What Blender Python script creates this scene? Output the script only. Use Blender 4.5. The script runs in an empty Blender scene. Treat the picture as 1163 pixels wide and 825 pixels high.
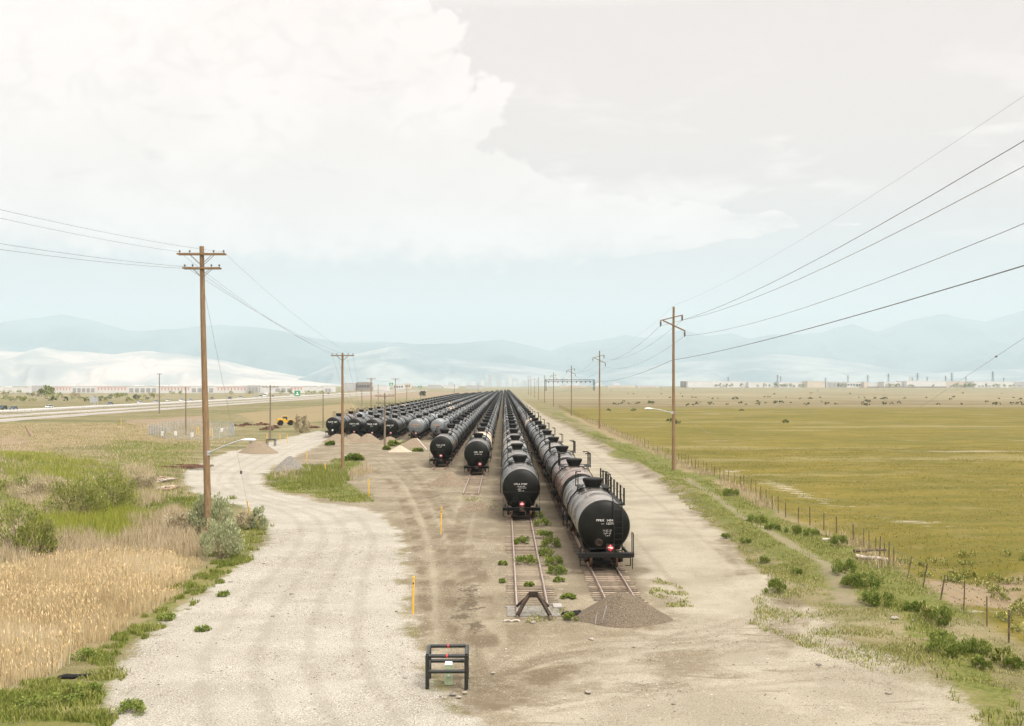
import bpy, math, random
import numpy as np
from mathutils import Vector, Matrix
R = math.radians
random.seed(7)
rng = np.random.default_rng(11)
scene = bpy.context.scene
COL = scene.collection

# ------------------------------------------------------------------ camera
F, CX, HY, CAMZ = 1190.0, 572.5, 438.0, 10.9
cam = bpy.data.cameras.new('camera')
cam.sensor_width = 36.0
cam.lens = 36.0 * F / 1163.0
cam.shift_x = (581.5 - CX) / 1163.0
cam.shift_y = (HY - 412.5) / 1163.0
cam.clip_start = 0.5
cam.clip_end = 90000
camo = bpy.data.objects.new('camera', cam)
camo.location = (0, 0, CAMZ)
camo.rotation_euler = (R(90), 0, 0)
COL.objects.link(camo)
scene.camera = camo

# ------------------------------------------------------------------ render settings
scene.view_settings.view_transform = 'Standard'
scene.view_settings.look = 'None'
scene.view_settings.exposure = 0.0
scene.view_settings.gamma = 1.0
scene.cycles.use_denoising = True
try:
    scene.cycles.denoiser = 'OPENIMAGEDENOISE'
    scene.cycles.denoising_input_passes = 'RGB_ALBEDO_NORMAL'
    scene.cycles.denoising_prefilter = 'ACCURATE'
except Exception:
    pass
scene.cycles.max_bounces = 5
scene.cycles.diffuse_bounces = 2
scene.cycles.glossy_bounces = 2
scene.cycles.transmission_bounces = 2
scene.cycles.volume_bounces = 0
scene.cycles.transparent_max_bounces = 4


# ------------------------------------------------------------------ node helper
class NT:
    def __init__(s, tree):
        s.t = tree
        s.n = tree.nodes
        s.n.clear()

    def node(s, typ, **kw):
        nd = s.n.new(typ)
        for k, v in kw.items():
            setattr(nd, k, v)
        return nd

    def put(s, sock, v):
        if v is None:
            return
        if isinstance(v, bpy.types.NodeSocket):
            s.t.links.new(v, sock)
        elif isinstance(v, (tuple, list)):
            v = tuple(v)
            n = len(sock.default_value)
            if len(v) == 3 and n == 4:
                v = v + (1.0,)
            sock.default_value = v
        else:
            sock.default_value = v

    def math(s, op, a, b=None, c=None, clamp=False):
        nd = s.node('ShaderNodeMath', operation=op, use_clamp=clamp)
        s.put(nd.inputs[0], a); s.put(nd.inputs[1], b); s.put(nd.inputs[2], c)
        return nd.outputs[0]

    def add(s, a, b): return s.math('ADD', a, b)
    def mul(s, a, b): return s.math('MULTIPLY', a, b)

    def ss(s, x, lo, hi, tolo=0.0, tohi=1.0):
        nd = s.node('ShaderNodeMapRange', interpolation_type='SMOOTHSTEP')
        s.put(nd.inputs[0], x)
        nd.inputs[1].default_value = lo; nd.inputs[2].default_value = hi
        nd.inputs[3].default_value = tolo; nd.inputs[4].default_value = tohi
        return nd.outputs[0]

    def mix(s, f, a, b, mode='MIX'):
        nd = s.node('ShaderNodeMix', data_type='RGBA', blend_type=mode)
        s.put(nd.inputs[0], f); s.put(nd.inputs[6], a); s.put(nd.inputs[7], b)
        return nd.outputs[2]

    def noise(s, vec, scale, detail=3.0, rough=0.55, dist=0.0):
        nd = s.node('ShaderNodeTexNoise')
        if vec is not None:
            s.put(nd.inputs['Vector'], vec)
        nd.inputs['Scale'].default_value = scale
        nd.inputs['Detail'].default_value = detail
        nd.inputs['Roughness'].default_value = rough
        nd.inputs['Distortion'].default_value = dist
        return nd.outputs[0]

    def scalev(s, vec, sc):
        nd = s.node('ShaderNodeVectorMath', operation='MULTIPLY')
        s.put(nd.inputs[0], vec); nd.inputs[1].default_value = sc
        return nd.outputs[0]

    def attr(s, name):
        nd = s.node('ShaderNodeAttribute', attribute_name=name)
        return nd.outputs['Fac']

    def geo(s): return s.node('ShaderNodeNewGeometry')

    def ramp(s, fac, stops):
        nd = s.node('ShaderNodeValToRGB')
        s.put(nd.inputs[0], fac)
        el = nd.color_ramp.elements
        while len(el) < len(stops):
            el.new(0.5)
        for e, (p, c) in zip(el, stops):
            e.position = p
            e.color = tuple(c) + (1.0,)
        return nd.outputs[0]

    def bsdf(s, base, rough=0.9, spec=0.3, metal=0.0, bump=None, bdist=0.02, bstr=0.5):
        nd = s.node('ShaderNodeBsdfPrincipled')
        s.put(nd.inputs['Base Color'], base)
        s.put(nd.inputs['Roughness'], rough)
        s.put(nd.inputs['Specular IOR Level'], spec)
        s.put(nd.inputs['Metallic'], metal)
        if bump is not None:
            b = s.node('ShaderNodeBump')
            b.inputs['Strength'].default_value = bstr
            b.inputs['Distance'].default_value = bdist
            s.put(b.inputs['Height'], bump)
            s.put(nd.inputs['Normal'], b.outputs[0])
        out = s.node('ShaderNodeOutputMaterial')
        s.t.links.new(nd.outputs[0], out.inputs[0])
        return nd


# ------------------------------------------------------------------ world
SUN_EL, SUN_AZ = 58.0, 140.0     # azimuth measured from +Y (view axis) towards +X
world = bpy.data.worlds.new('World')
scene.world = world
world.use_nodes = True
w = NT(world.node_tree)
tc = w.node('ShaderNodeTexCoord')
dirv = tc.outputs['Generated']
sep = w.node('ShaderNodeSeparateXYZ'); w.put(sep.inputs[0], dirv)
dx, dy, dz = sep.outputs
el = w.math('ARCSINE', dz)
az = w.math('ARCTAN2', dx, dy)
sky = w.node('ShaderNodeTexSky', sky_type='NISHITA')
sky.sun_disc = False
sky.sun_elevation = R(SUN_EL)
sky.sun_rotation = R(SUN_AZ)
sky.air_density = 1.0; sky.dust_density = 2.0
# coordinates in which cloud noise lives
cv = w.node('ShaderNodeCombineXYZ')
w.put(cv.inputs[0], az); w.put(cv.inputs[1], w.mul(el, 1.3)); w.put(cv.inputs[2], 0.37)
cvo = cv.outputs[0]
nb = w.noise(cvo, 9.0, 8.0, 0.55)
nbig = w.noise(cvo, 3.0, 4.0, 0.5)
nwisp = w.noise(w.scalev(cvo, (1.0, 2.6, 1.0)), 7.0, 6.0, 0.55, 0.3)
# veil that covers the blue: colour by elevation (values are radiance / 0.1)
veil = w.ramp(w.math('DIVIDE', el, 1.6, clamp=True), [
    (0.0, (0.70, 0.78, 0.82)), (0.033, (0.70, 0.75, 0.80)), (0.065, (0.74, 0.70, 0.73)), (0.109, (0.88, 0.74, 0.69)),
    (0.164, (0.95, 0.80, 0.735)), (0.215, (0.94, 0.81, 0.755)), (0.30, (2.3, 2.15, 2.05)), (1.0, (4.0, 3.8, 3.65))])
veil = w.mix(1.0, veil, (10.0, 10.0, 10.0), 'MULTIPLY')
rear = w.ss(dy, 0.25, -0.6, 1.0, 2.0)            # unseen sky behind the camera brightened to lift haze and ground light
veil = w.mix(1.0, veil, rear, 'MULTIPLY')
base = w.mix(0.92, sky.outputs[0], veil)
# grey-blue band under the cumulus base
band = w.mul(w.ss(el, 0.05, 0.105), w.ss(el, 0.175, 0.12))
band = w.mul(band, w.ss(az, 0.12, -0.25))
base = w.mix(w.mul(band, 0.45), base, (6.6, 6.5, 6.9))
# wisps on the right
wm = w.mul(w.ss(nwisp, 0.50, 0.70), w.mul(w.ss(el, 0.10, 0.15), w.ss(el, 0.34, 0.20)))
wm = w.mul(wm, w.ss(az, -0.06, 0.03))
base = w.mix(w.mul(wm, 0.7), base, (11.3, 9.9, 9.3))
# the big cumulus: its edge is an azimuth limit that depends on elevation
fc = w.node('ShaderNodeFloatCurve')
pts = [(0.0, 640), (0.112, 640), (0.125, 790), (0.145, 955), (0.158, 880), (0.168, 740), (0.180, 700), (0.195, 650), (0.205, 612),
       (0.215, 576), (0.235, 573), (0.25, 577), (0.265, 572), (0.285, 560), (0.31, 545), (0.345, 520), (0.45, 460), (0.75, 380), (1.0, 300)]
cu = fc.mapping.curves[0]
while len(cu.points) < len(pts):
    cu.points.new(0.5, 0.5)
for p, (e_, x_) in zip(cu.points, pts):
    p.location = (e_, (math.atan((x_ - CX) / F) + 1.0) / 2.0)
    p.handle_type = 'VECTOR'
fc.mapping.update()
elp = w.add(el, w.mul(w.add(nb, -0.5), 0.035))
w.put(fc.inputs['Value'], elp)
edge = w.add(w.mul(fc.outputs[0], 2.0), -1.0)
nfine = w.noise(cvo, 26.0, 6.0, 0.6)
def billow(sc, det):
    return w.math('ABSOLUTE', w.add(w.mul(w.noise(cvo, sc, det, 0.5), 2.0), -1.0))
b1, b2, b3 = billow(13.0, 1.0), billow(34.0, 1.0), billow(85.0, 2.0)
puff = w.add(w.mul(b1, 0.085), w.add(w.mul(b2, 0.055), w.mul(b3, 0.016)))
tail = w.ss(az, 0.06, 0.22)
dist = w.add(w.math('SUBTRACT', edge, az), w.add(w.add(puff, -0.030), w.mul(w.add(nb, -0.5), 0.04)))
dist = w.add(dist, w.mul(tail, w.mul(w.add(nwisp, -0.47), 0.22)))
cm = w.ss(dist, -0.004, 0.011)
cm = w.mul(cm, w.ss(w.add(w.mul(w.ss(az, 0.08, 0.30), -0.08), nwisp), 0.24, 0.40))
botn = w.add(el, w.add(w.mul(w.add(nb, -0.5), 0.03), w.mul(b2, 0.02)))
cm = w.mul(cm, w.ss(botn, 0.112, 0.140))
shade = w.ramp(nbig, [(0.34, (1.0, 0.865, 0.81)), (0.60, (1.13, 0.99, 0.94))])
shade = w.mix(w.mul(w.ss(nb, 0.42, 0.6), 0.5), shade, (1.17, 1.03, 0.975))
shade = w.mix(w.mul(w.ss(w.add(b1, w.mul(b2, 0.7)), 0.30, 0.02), 0.55), shade, (0.99, 0.865, 0.815))
zen = w.ss(el, 0.36, 1.2, 10.0, 28.0)
shade = w.mix(1.0, shade, zen, 'MULTIPLY')
base = w.mix(w.mul(cm, 0.97), base, shade)
bg = w.node('ShaderNodeBackground')
w.put(bg.inputs[0], base)
bg.inputs[1].default_value = 0.1
wo = w.node('ShaderNodeOutputWorld')
w.t.links.new(bg.outputs[0], wo.inputs[0])

# ------------------------------------------------------------------ sun (veiled by cloud: soft)
sl = bpy.data.lights.new('sun', 'SUN')
sl.energy = 2.9
sl.angle = R(10)
sl.color = (1.0, 0.95, 0.87)
so = bpy.data.objects.new('sun', sl)
COL.objects.link(so)
sd = Vector((math.sin(R(SUN_AZ)) * math.cos(R(SUN_EL)), math.cos(R(SUN_AZ)) * math.cos(R(SUN_EL)), math.sin(R(SUN_EL))))
so.rotation_euler = sd.to_track_quat('Z', 'Y').to_euler()


# ================================================================== helpers
def tag(o, label=None, cat=None, group=None, kind=None):
    if label: o['label'] = label
    if cat: o['category'] = cat
    if group: o['group'] = group
    if kind: o['kind'] = kind
    return o


def thing(name, label, cat, loc=(0, 0, 0), rz=0.0, group=None):
    o = bpy.data.objects.new(name, None)
    o.empty_display_size = 0.3
    o.location = loc
    o.rotation_euler = (0, 0, rz)
    COL.objects.link(o)
    return tag(o, label, cat, group)


class MB:
    def __init__(s):
        s.V, s.F, s.M = [], [], []

    def add(s, v, f, mi=0):
        b = len(s.V)
        s.V.extend([tuple(p) for p in v])
        s.F.extend([tuple(i + b for i in q) for q in f])
        s.M.extend([mi] * len(f))

    def box(s, c, d, mi=0, rz=0.0, top=1.0):
        hx, hy, hz = d[0] / 2, d[1] / 2, d[2] / 2
        cr, sr = math.cos(rz), math.sin(rz)
        v = []
        for k in (-1, 1):
            t = 1.0 if k < 0 else top
            for (i, j) in ((-1, -1), (1, -1), (1, 1), (-1, 1)):
                x, y = i * hx * t, j * hy * t
                v.append((c[0] + x * cr - y * sr, c[1] + x * sr + y * cr, c[2] + k * hz))
        s.add(v, [(3, 2, 1, 0), (4, 5, 6, 7), (0, 1, 5, 4), (1, 2, 6, 5), (2, 3, 7, 6), (3, 0, 4, 7)], mi)

    def bar(s, p0, p1, wd, ht, mi=0, up=(0, 0, 1)):
        p0, p1 = Vector(p0), Vector(p1)
        d = (p1 - p0).normalized()
        u = Vector(up)
        if abs(d.dot(u)) > 0.98:
            u = Vector((0, 1, 0))
        a = d.cross(u).normalized(); b = a.cross(d).normalized()
        v = []
        for p in (p0, p1):
            for (i, j) in ((-1, -1), (1, -1), (1, 1), (-1, 1)):
                v.append(p + a * (i * wd / 2) + b * (j * ht / 2))
        s.add(v, [(0, 1, 2, 3), (7, 6, 5, 4), (4, 5, 1, 0), (5, 6, 2, 1), (6, 7, 3, 2), (7, 4, 0, 3)], mi)

    def path(s, pts, rad, seg=8, mi=0, cap=True):
        pts = [Vector(p) for p in pts]
        n = len(pts)
        rr = rad if isinstance(rad, (list, tuple)) else [rad] * n
        v, f = [], []
        ref = None
        for i, p in enumerate(pts):
            d = (pts[min(i + 1, n - 1)] - pts[max(i - 1, 0)]).normalized()
            if ref is None:
                ref = Vector((0, 0, 1)) if abs(d.z) < 0.9 else Vector((1, 0, 0))
            a = d.cross(ref).normalized(); b = a.cross(d).normalized()
            ref = b
            for k in range(seg):
                t = 2 * math.pi * k / seg
                v.append(p + a * (math.cos(t) * rr[i]) + b * (math.sin(t) * rr[i]))
        for i in range(n - 1):
            for k in range(seg):
                k2 = (k + 1) % seg
                f.append((i * seg + k, i * seg + k2, (i + 1) * seg + k2, (i + 1) * seg + k))
        if cap:
            f.append(tuple(reversed(range(seg)))); f.append(tuple((n - 1) * seg + k for k in range(seg)))
        s.add(v, f, mi)

    def lathe(s, prof, c=(0, 0, 0), axis='z', seg=24, mis=None):
        """prof: list of (radius, t along axis)"""
        v, f, m = [], [], []
        for (r, t) in prof:
            for k in range(seg):
                a = 2 * math.pi * k / seg
                ca, sa = math.cos(a) * r, math.sin(a) * r
                if axis == 'z': v.append((c[0] + ca, c[1] + sa, c[2] + t))
                elif axis == 'y': v.append((c[0] + sa, c[1] + t, c[2] + ca))
                else: v.append((c[0] + t, c[1] + ca, c[2] + sa))
        b = len(s.V)
        s.V.extend(v)
        for i in range(len(prof) - 1):
            for k in range(seg):
                k2 = (k + 1) % seg
                s.F.append((b + i * seg + k, b + i * seg + k2, b + (i + 1) * seg + k2, b + (i + 1) * seg + k))
                s.M.append(mis[i] if mis else 0)
        s.F.append(tuple(b + k for k in reversed(range(seg)))); s.M.append(mis[0] if mis else 0)
        s.F.append(tuple(b + (len(prof) - 1) * seg + k for k in range(seg))); s.M.append(mis[-1] if mis else 0)

    def prism(s, poly, axis, t0, t1, mi=0):
        """poly: 2D points; axis 'x': (y,z) plane extruded in x"""
        n = len(poly)
        v = []
        for t in (t0, t1):
            for (a, b) in poly:
                v.append((t, a, b) if axis == 'x' else ((a, t, b) if axis == 'y' else (a, b, t)))
        f = [tuple(reversed(range(n))), tuple(range(n, 2 * n))]
        for i in range(n):
            j = (i + 1) % n
            f.append((i, j, n + j, n + i))
        s.add(v, f, mi)

    def mesh(s, name, mats, smooth=None):
        me = bpy.data.meshes.new(name)
        me.from_pydata([tuple(p) for p in s.V], [], s.F)
        for m in (mats if isinstance(mats, (list, tuple)) else [mats]):
            me.materials.append(m)
        me.polygons.foreach_set('material_index', s.M)
        if smooth is not None:
            me.polygons.foreach_set('use_smooth', [True] * len(s.F))
            me.set_sharp_from_angle(angle=R(smooth))
        me.update()
        return me

    def build(s, name, mats, parent=None, smooth=None, loc=None):
        o = bpy.data.objects.new(name, s.mesh(name, mats, smooth))
        COL.objects.link(o)
        if parent is not None: o.parent = parent
        if loc is not None: o.location = loc
        return o


def np_mesh(name, V, T, mat, attrs=None, smooth=False):
    """fast mesh from numpy: V (n,3), T (m,k) with k = 3 or 4"""
    me = bpy.data.meshes.new(name)
    n, (m, k) = len(V), T.shape
    me.vertices.add(n)
    me.vertices.foreach_set('co', np.ascontiguousarray(V, dtype=np.float32).ravel())
    me.loops.add(m * k)
    me.loops.foreach_set('vertex_index', np.ascontiguousarray(T, dtype=np.int32).ravel())
    me.polygons.add(m)
    me.polygons.foreach_set('loop_start', np.arange(0, m * k, k, dtype=np.int32))
    for mm in (mat if isinstance(mat, (list, tuple)) else [mat]):
        me.materials.append(mm)
    for nm, arr in (attrs or {}).items():
        at = me.attributes.new(nm, 'FLOAT', 'POINT')
        at.data.foreach_set('value', np.ascontiguousarray(arr, dtype=np.float32))
    if smooth:
        me.polygons.foreach_set('use_smooth', np.ones(m, dtype=bool))
    me.update(calc_edges=True)
    o = bpy.data.objects.new(name, me)
    COL.objects.link(o)
    return o


def _hash(ix, iy, seed):
    h = (ix.astype(np.int64) * 374761393 + iy.astype(np.int64) * 668265263 + seed * 69069) & 0x7fffffff
    h = ((h ^ (h >> 13)) * 1274126177) & 0x7fffffff
    return ((h ^ (h >> 16)) & 0xffff) / 65535.0


def vnoise(x, y, seed=0):
    x = np.asarray(x, float); y = np.asarray(y, float)
    ix, iy = np.floor(x), np.floor(y)
    fx, fy = x - ix, y - iy
    fx = fx * fx * (3 - 2 * fx); fy = fy * fy * (3 - 2 * fy)
    a = _hash(ix, iy, seed); b = _hash(ix + 1, iy, seed); c = _hash(ix, iy + 1, seed); d = _hash(ix + 1, iy + 1, seed)
    return (a * (1 - fx) + b * fx) * (1 - fy) + (c * (1 - fx) + d * fx) * fy


def fbm(x, y, seed=0, octv=4):
    s_, a_, t_ = 0.0, 1.0, 0.0
    for i in range(octv):
        s_ = s_ + a_ * vnoise(x * 2 ** i, y * 2 ** i, seed + i * 17)
        t_ += a_; a_ *= 0.5
    return s_ / t_


def G(px, py):
    Y = F * CAMZ / (py - HY)
    return ((px - CX) / F * Y, Y)


def sstep(x, lo, hi):
    t = np.clip((x - lo) / (hi - lo), 0, 1)
    return t * t * (3 - 2 * t)


def hgt(x, y):
    x = np.asarray(x, float); y = np.asarray(y, float)
    h = np.zeros(np.broadcast(x, y).shape)
    out = np.maximum(sstep(x, 9, 24), sstep(-x, 14 + 0.12 * np.clip(y - 60, 0, 200), 26 + 0.12 * np.clip(y - 60, 0, 200)))
    h = h + out * ((fbm(x / 23, y / 23, 3) - 0.5) * 0.9 + (fbm(x / 5, y / 5, 9) - 0.5) * 0.35) * np.clip(1.6 - y / 400, 0.1, 1)
    h = h + (fbm(x / 2.2, y / 2.2, 21, 3) - 0.5) * 0.07 * sstep(y, 200, 90)
    h = h + 0.40 * np.exp(-((x - 18.6 + 0.6 * np.sin(y / 9)) / 1.0) ** 2) * sstep(y, 50, 62) * sstep(y, 420, 300)
    h = h - 0.45 * np.exp(-((x - 26.5) / 2.2) ** 2) * sstep(y, 92, 66) * sstep(y, 38, 46)
    h = h + 0.75 * np.exp(-(((x - 29.5) / 4.5) ** 2 + ((y - 54.5) / 1.3) ** 2)) + 0.5 * np.exp(-(((x - 30) / 5) ** 2 + ((y - 62) / 2.0) ** 2))
    h = h - 0.55 * np.exp(-(((x + 23) / 5.5) ** 2 + ((y - 54) / 11) ** 2))
    h = h + 2.2 * np.exp(-(((x + 68) / 17) ** 2 + ((y - 118) / 30) ** 2)) + 0.9 * np.exp(-(((x + 40) / 8) ** 2 + ((y - 78) / 12) ** 2))
    h = h + 5.0 * sstep(y, 1500, 3000) * np.maximum(sstep(x, 60, 200), sstep(-x, 60, 200))
    return h


def hz(x, y): return float(hgt(np.array([x]), np.array([y]))[0])


# ------------------------------------------------------------------ simple materials
def mat(name, col, rough=0.8, spec=0.3, metal=0.0, var=0.25, scale=6.0, col2=None, bump=0.0, space='Object', vscale=(1, 1, 1), objvar=0.0):
    m = bpy.data.materials.new(name)
    m.use_nodes = True
    n = NT(m.node_tree)
    t = n.node('ShaderNodeTexCoord')
    v = t.outputs[space] if space != 'World' else n.geo().outputs['Position']
    v = n.scalev(v, vscale)
    nz = n.noise(v, scale, 5.0, 0.6)
    f = n.ss(nz, 0.30, 0.70)
    c2 = col2 or tuple(c * (1 - var) for c in col)
    c1 = tuple(min(1, c * (1 + var * 0.6)) for c in col) if col2 is None else col
    c = n.mix(f, c2, c1)
    if objvar:
        oi = n.node('ShaderNodeObjectInfo')
        c = n.mix(1.0, c, n.ss(oi.outputs['Random'], 0, 1, 1 - objvar, 1 + objvar), 'MULTIPLY')
    n.bsdf(c, rough, spec, metal, nz if bump else None, bump or 0.01, 0.6)
    return m


def leafmat(name, stops, rough=0.75, spec=0.2):
    m = bpy.data.materials.new(name)
    m.use_nodes = True
    n = NT(m.node_tree)
    n.bsdf(n.ramp(n.attr('rnd'), stops), rough, spec)
    return m


M = {}
M['steel_dark'] = mat('dark_painted_steel', (0.011, 0.0105, 0.009), 0.6, 0.22, 0, 0.4, 4.0)
M['steel_brown'] = mat('dirty_brown_steel', (0.045, 0.031, 0.021), 0.8, 0.25, 0, 0.5, 5.0)
M['rust'] = mat('rusty_iron', (0.145, 0.075, 0.042), 0.85, 0.2, 0, 0.5, 7.0)
M['rail'] = mat('rusty_rail_steel', (0.23, 0.15, 0.105), 0.6, 0.4, 0.2, 0.35, 3.0, vscale=(4, 0.6, 4))
M['railtop'] = mat('worn_rail_head', (0.33, 0.27, 0.23), 0.45, 0.5, 0.3, 0.3, 2.0)
M['tie'] = mat('weathered_tie_timber', (0.22, 0.175, 0.13), 0.95, 0.1, 0, 0.5, 3.0, vscale=(1, 8, 8), objvar=0.35, bump=0.01)
M['pole'] = mat('weathered_pole_timber', (0.27, 0.185, 0.105), 0.9, 0.15, 0, 0.0, 2.0, col2=(0.17, 0.105, 0.055), vscale=(9, 9, 0.5), bump=0.01)
M['polegrey'] = mat('grey_pole_timber', (0.23, 0.185, 0.135), 0.9, 0.15, 0, 0.0, 2.0, col2=(0.15, 0.115, 0.08), vscale=(9, 9, 0.5))
M['ceramic'] = mat('brown_insulator_glaze', (0.10, 0.085, 0.075), 0.3, 0.5)
M['wire'] = mat('aluminium_conductor', (0.17, 0.165, 0.16), 0.6, 0.3, 0.2, 0.1)
M['galv'] = mat('galvanised_metal', (0.42, 0.43, 0.43), 0.5, 0.5, 0.3, 0.15)
M['yellow'] = mat('yellow_marker_plastic', (0.72, 0.42, 0.03), 0.6, 0.4, 0, 0.2, 3.0)
M['blackpipe'] = mat('black_pipe_paint', (0.016, 0.018, 0.015), 0.38, 0.5, 0, 0.3, 5.0)
M['palegreen'] = mat('pale_green_enclosure', (0.33, 0.40, 0.24), 0.6, 0.3, 0, 0.12)
M['white'] = mat('white_paint', (0.80, 0.79, 0.76), 0.5, 0.4, 0, 0.05)
M['letter'] = mat('white_lettering', (0.78, 0.76, 0.70), 0.6, 0.3, 0, 0.15, 20.0)
M['letter_orange'] = mat('orange_lettering', (0.55, 0.22, 0.03), 0.6, 0.3, 0, 0.15, 20.0)
M['red'] = mat('red_paint', (0.62, 0.03, 0.035), 0.5, 0.4, 0, 0.1)
M['green_sign'] = mat('green_sign_sheeting', (0.0, 0.23, 0.09), 0.5, 0.4, 0, 0.05)
M['loader'] = mat('faded_yellow_machine_paint', (0.62, 0.36, 0.03), 0.55, 0.4, 0, 0.3, 2.0)
M['rubber'] = mat('black_rubber', (0.02, 0.02, 0.02), 0.9, 0.2)
M['glass'] = mat('dark_window_glass', (0.03, 0.045, 0.05), 0.1, 0.5, 0, 0.1)
M['concrete'] = mat('pale_concrete', (0.33, 0.31, 0.28), 0.9, 0.2, 0, 0.2, 0.6, space='World')
M['deadwood'] = mat('dead_wood', (0.30, 0.22, 0.15), 0.95, 0.1, 0, 0.5, 3.0, vscale=(2, 8, 2))
M['greywood'] = mat('silvered_log', (0.40, 0.35, 0.29), 0.95, 0.1, 0, 0.35, 4.0)
M['fencepost'] = mat('weathered_fence_post', (0.13, 0.10, 0.065), 0.95, 0.1, 0, 0.4, 5.0)
M['scrap'] = mat('rusty_scrap', (0.16, 0.085, 0.055), 0.9, 0.2, 0, 0.6, 1.2)
M['stone'] = mat('pale_stone', (0.27, 0.24, 0.195), 0.95, 0.15, 0, 0.3, 3.0, objvar=0.25)
M['mound_brown'] = mat('brown_gravel_heap', (0.185, 0.15, 0.107), 0.97, 0.1, 0, 0.0, 17.0, col2=(0.07, 0.056, 0.04), bump=0.04)
M['mound_tan'] = mat('tan_gravel_heap', (0.28, 0.225, 0.16), 0.97, 0.1, 0, 0.0, 11.0, col2=(0.13, 0.102, 0.07), bump=0.05)
M['mound_grey'] = mat('grey_gravel_heap', (0.25, 0.235, 0.205), 0.97, 0.1, 0, 0.0, 6.0, col2=(0.14, 0.13, 0.11), bump=0.05)
M['mound_pale'] = mat('pale_sand_heap', (0.42, 0.36, 0.27), 0.97, 0.1, 0, 0.3, 9.0, bump=0.05)


def shell_mat():
    m = bpy.data.materials.new('tank_shell_paint')
    m.use_nodes = True
    n = NT(m.node_tree)
    oi = n.node('ShaderNodeObjectInfo')
    t = n.node('ShaderNodeTexCoord').outputs['Object']
    col = oi.outputs['Color']
    var = n.ss(oi.outputs['Random'], 0, 1, 0.75, 1.5)
    col = n.mix(1.0, col, var, 'MULTIPLY')
    offs = n.node('ShaderNodeVectorMath', operation='ADD')
    n.put(offs.inputs[0], t)
    cx = n.node('ShaderNodeCombineXYZ')
    n.put(cx.inputs[0], n.mul(oi.outputs['Random'], 90.0))
    n.put(offs.inputs[1], cx.outputs[0])
    v = offs.outputs[0]
    streak = n.noise(n.scalev(v, (0.7, 3.0, 0.5)), 1.6, 5.0, 0.6)       # spill streaks running down the sides
    blot = n.noise(v, 0.9, 4.0, 0.6)
    dust = n.mul(n.ss(streak, 0.46, 0.74), 0.20)
    dust = n.add(dust, n.mul(n.ss(blot, 0.45, 0.75), 0.12))
    col = n.mix(dust, col, (0.075, 0.066, 0.055))
    rst = n.ss(n.noise(n.scalev(v, (1.0, 1.6, 0.8)), 2.3, 6.0, 0.65), 0.60, 0.74)
    col = n.mix(n.mul(rst, 0.55), col, (0.085, 0.048, 0.026))
    sn = n.node('ShaderNodeSeparateXYZ'); n.put(sn.inputs[0], n.geo().outputs['Normal'])
    dusty_sheen = n.mul(n.ss(sn.outputs[2], 0.35, 0.95), n.ss(n.add(blot, n.mul(streak, 0.35)), 0.35, 1.0))      # dusty tint on the crown, painted in place of sky sheen
    col = n.mix(n.mul(dusty_sheen, 0.5), col, (0.265, 0.24, 0.205))
    rough = n.add(n.mul(blot, 0.25), 0.16)
    b_ = n.bsdf(col, rough, 0.5, 0.0, blot, 0.01, 0.12)
    b_.inputs['Coat Weight'].default_value = 0.18
    b_.inputs['Coat Roughness'].default_value = 0.16
    return m


M['shell'] = shell_mat()
M['head'] = mat('tank_head_paint', (0.0105, 0.011, 0.008), 0.45, 0.16, 0, 0.0, 0.8, col2=(0.005, 0.0047, 0.0035))


# ================================================================== GROUND
def sdf(poly, X, Y):
    """signed distance to a polygon (positive inside), capped"""
    P = np.array(poly, float)
    d = np.full(X.shape, 1e9)
    inside = np.zeros(X.shape, bool)
    n = len(P)
    for i in range(n):
        a, b = P[i], P[(i + 1) % n]
        ex, ey = b - a
        L = ex * ex + ey * ey + 1e-12
        t = np.clip(((X - a[0]) * ex + (Y - a[1]) * ey) / L, 0, 1)
        d = np.minimum(d, (X - a[0] - t * ex) ** 2 + (Y - a[1] - t * ey) ** 2)
        c = ((a[1] > Y) != (b[1] > Y)) & (X < (b[0] - a[0]) * (Y - a[1]) / (b[1] - a[1] + 1e-12) + a[0])
        inside ^= c
    d = np.sqrt(d)
    return np.where(inside, d, -d)


def pdist(lines, X, Y):
    d = np.full(X.shape, 1e9)
    for P in lines:
        P = np.array(P, float)
        for a, b in zip(P[:-1], P[1:]):
            ex, ey = b - a
            t = np.clip(((X - a[0]) * ex + (Y - a[1]) * ey) / (ex * ex + ey * ey + 1e-12), 0, 1)
            d = np.minimum(d, (X - a[0] - t * ex) ** 2 + (Y - a[1] - t * ey) ** 2)
    return np.sqrt(d)


def PG(pts): return [G(*p) for p in pts]


def smooth_line(pts, n=8):
    pts = [np.array(p, float) for p in pts]
    out = []
    for i in range(len(pts) - 1):
        p0, p1, p2, p3 = pts[max(i - 1, 0)], pts[i], pts[i + 1], pts[min(i + 2, len(pts) - 1)]
        for k in range(n):
            t = k / n
            out.append(0.5 * ((2 * p1) + (-p0 + p2) * t + (2 * p0 - 5 * p1 + 4 * p2 - p3) * t * t + (-p0 + 3 * p1 - 3 * p2 + p3) * t ** 3))
    out.append(pts[-1])
    return [tuple(p) for p in out]


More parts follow.
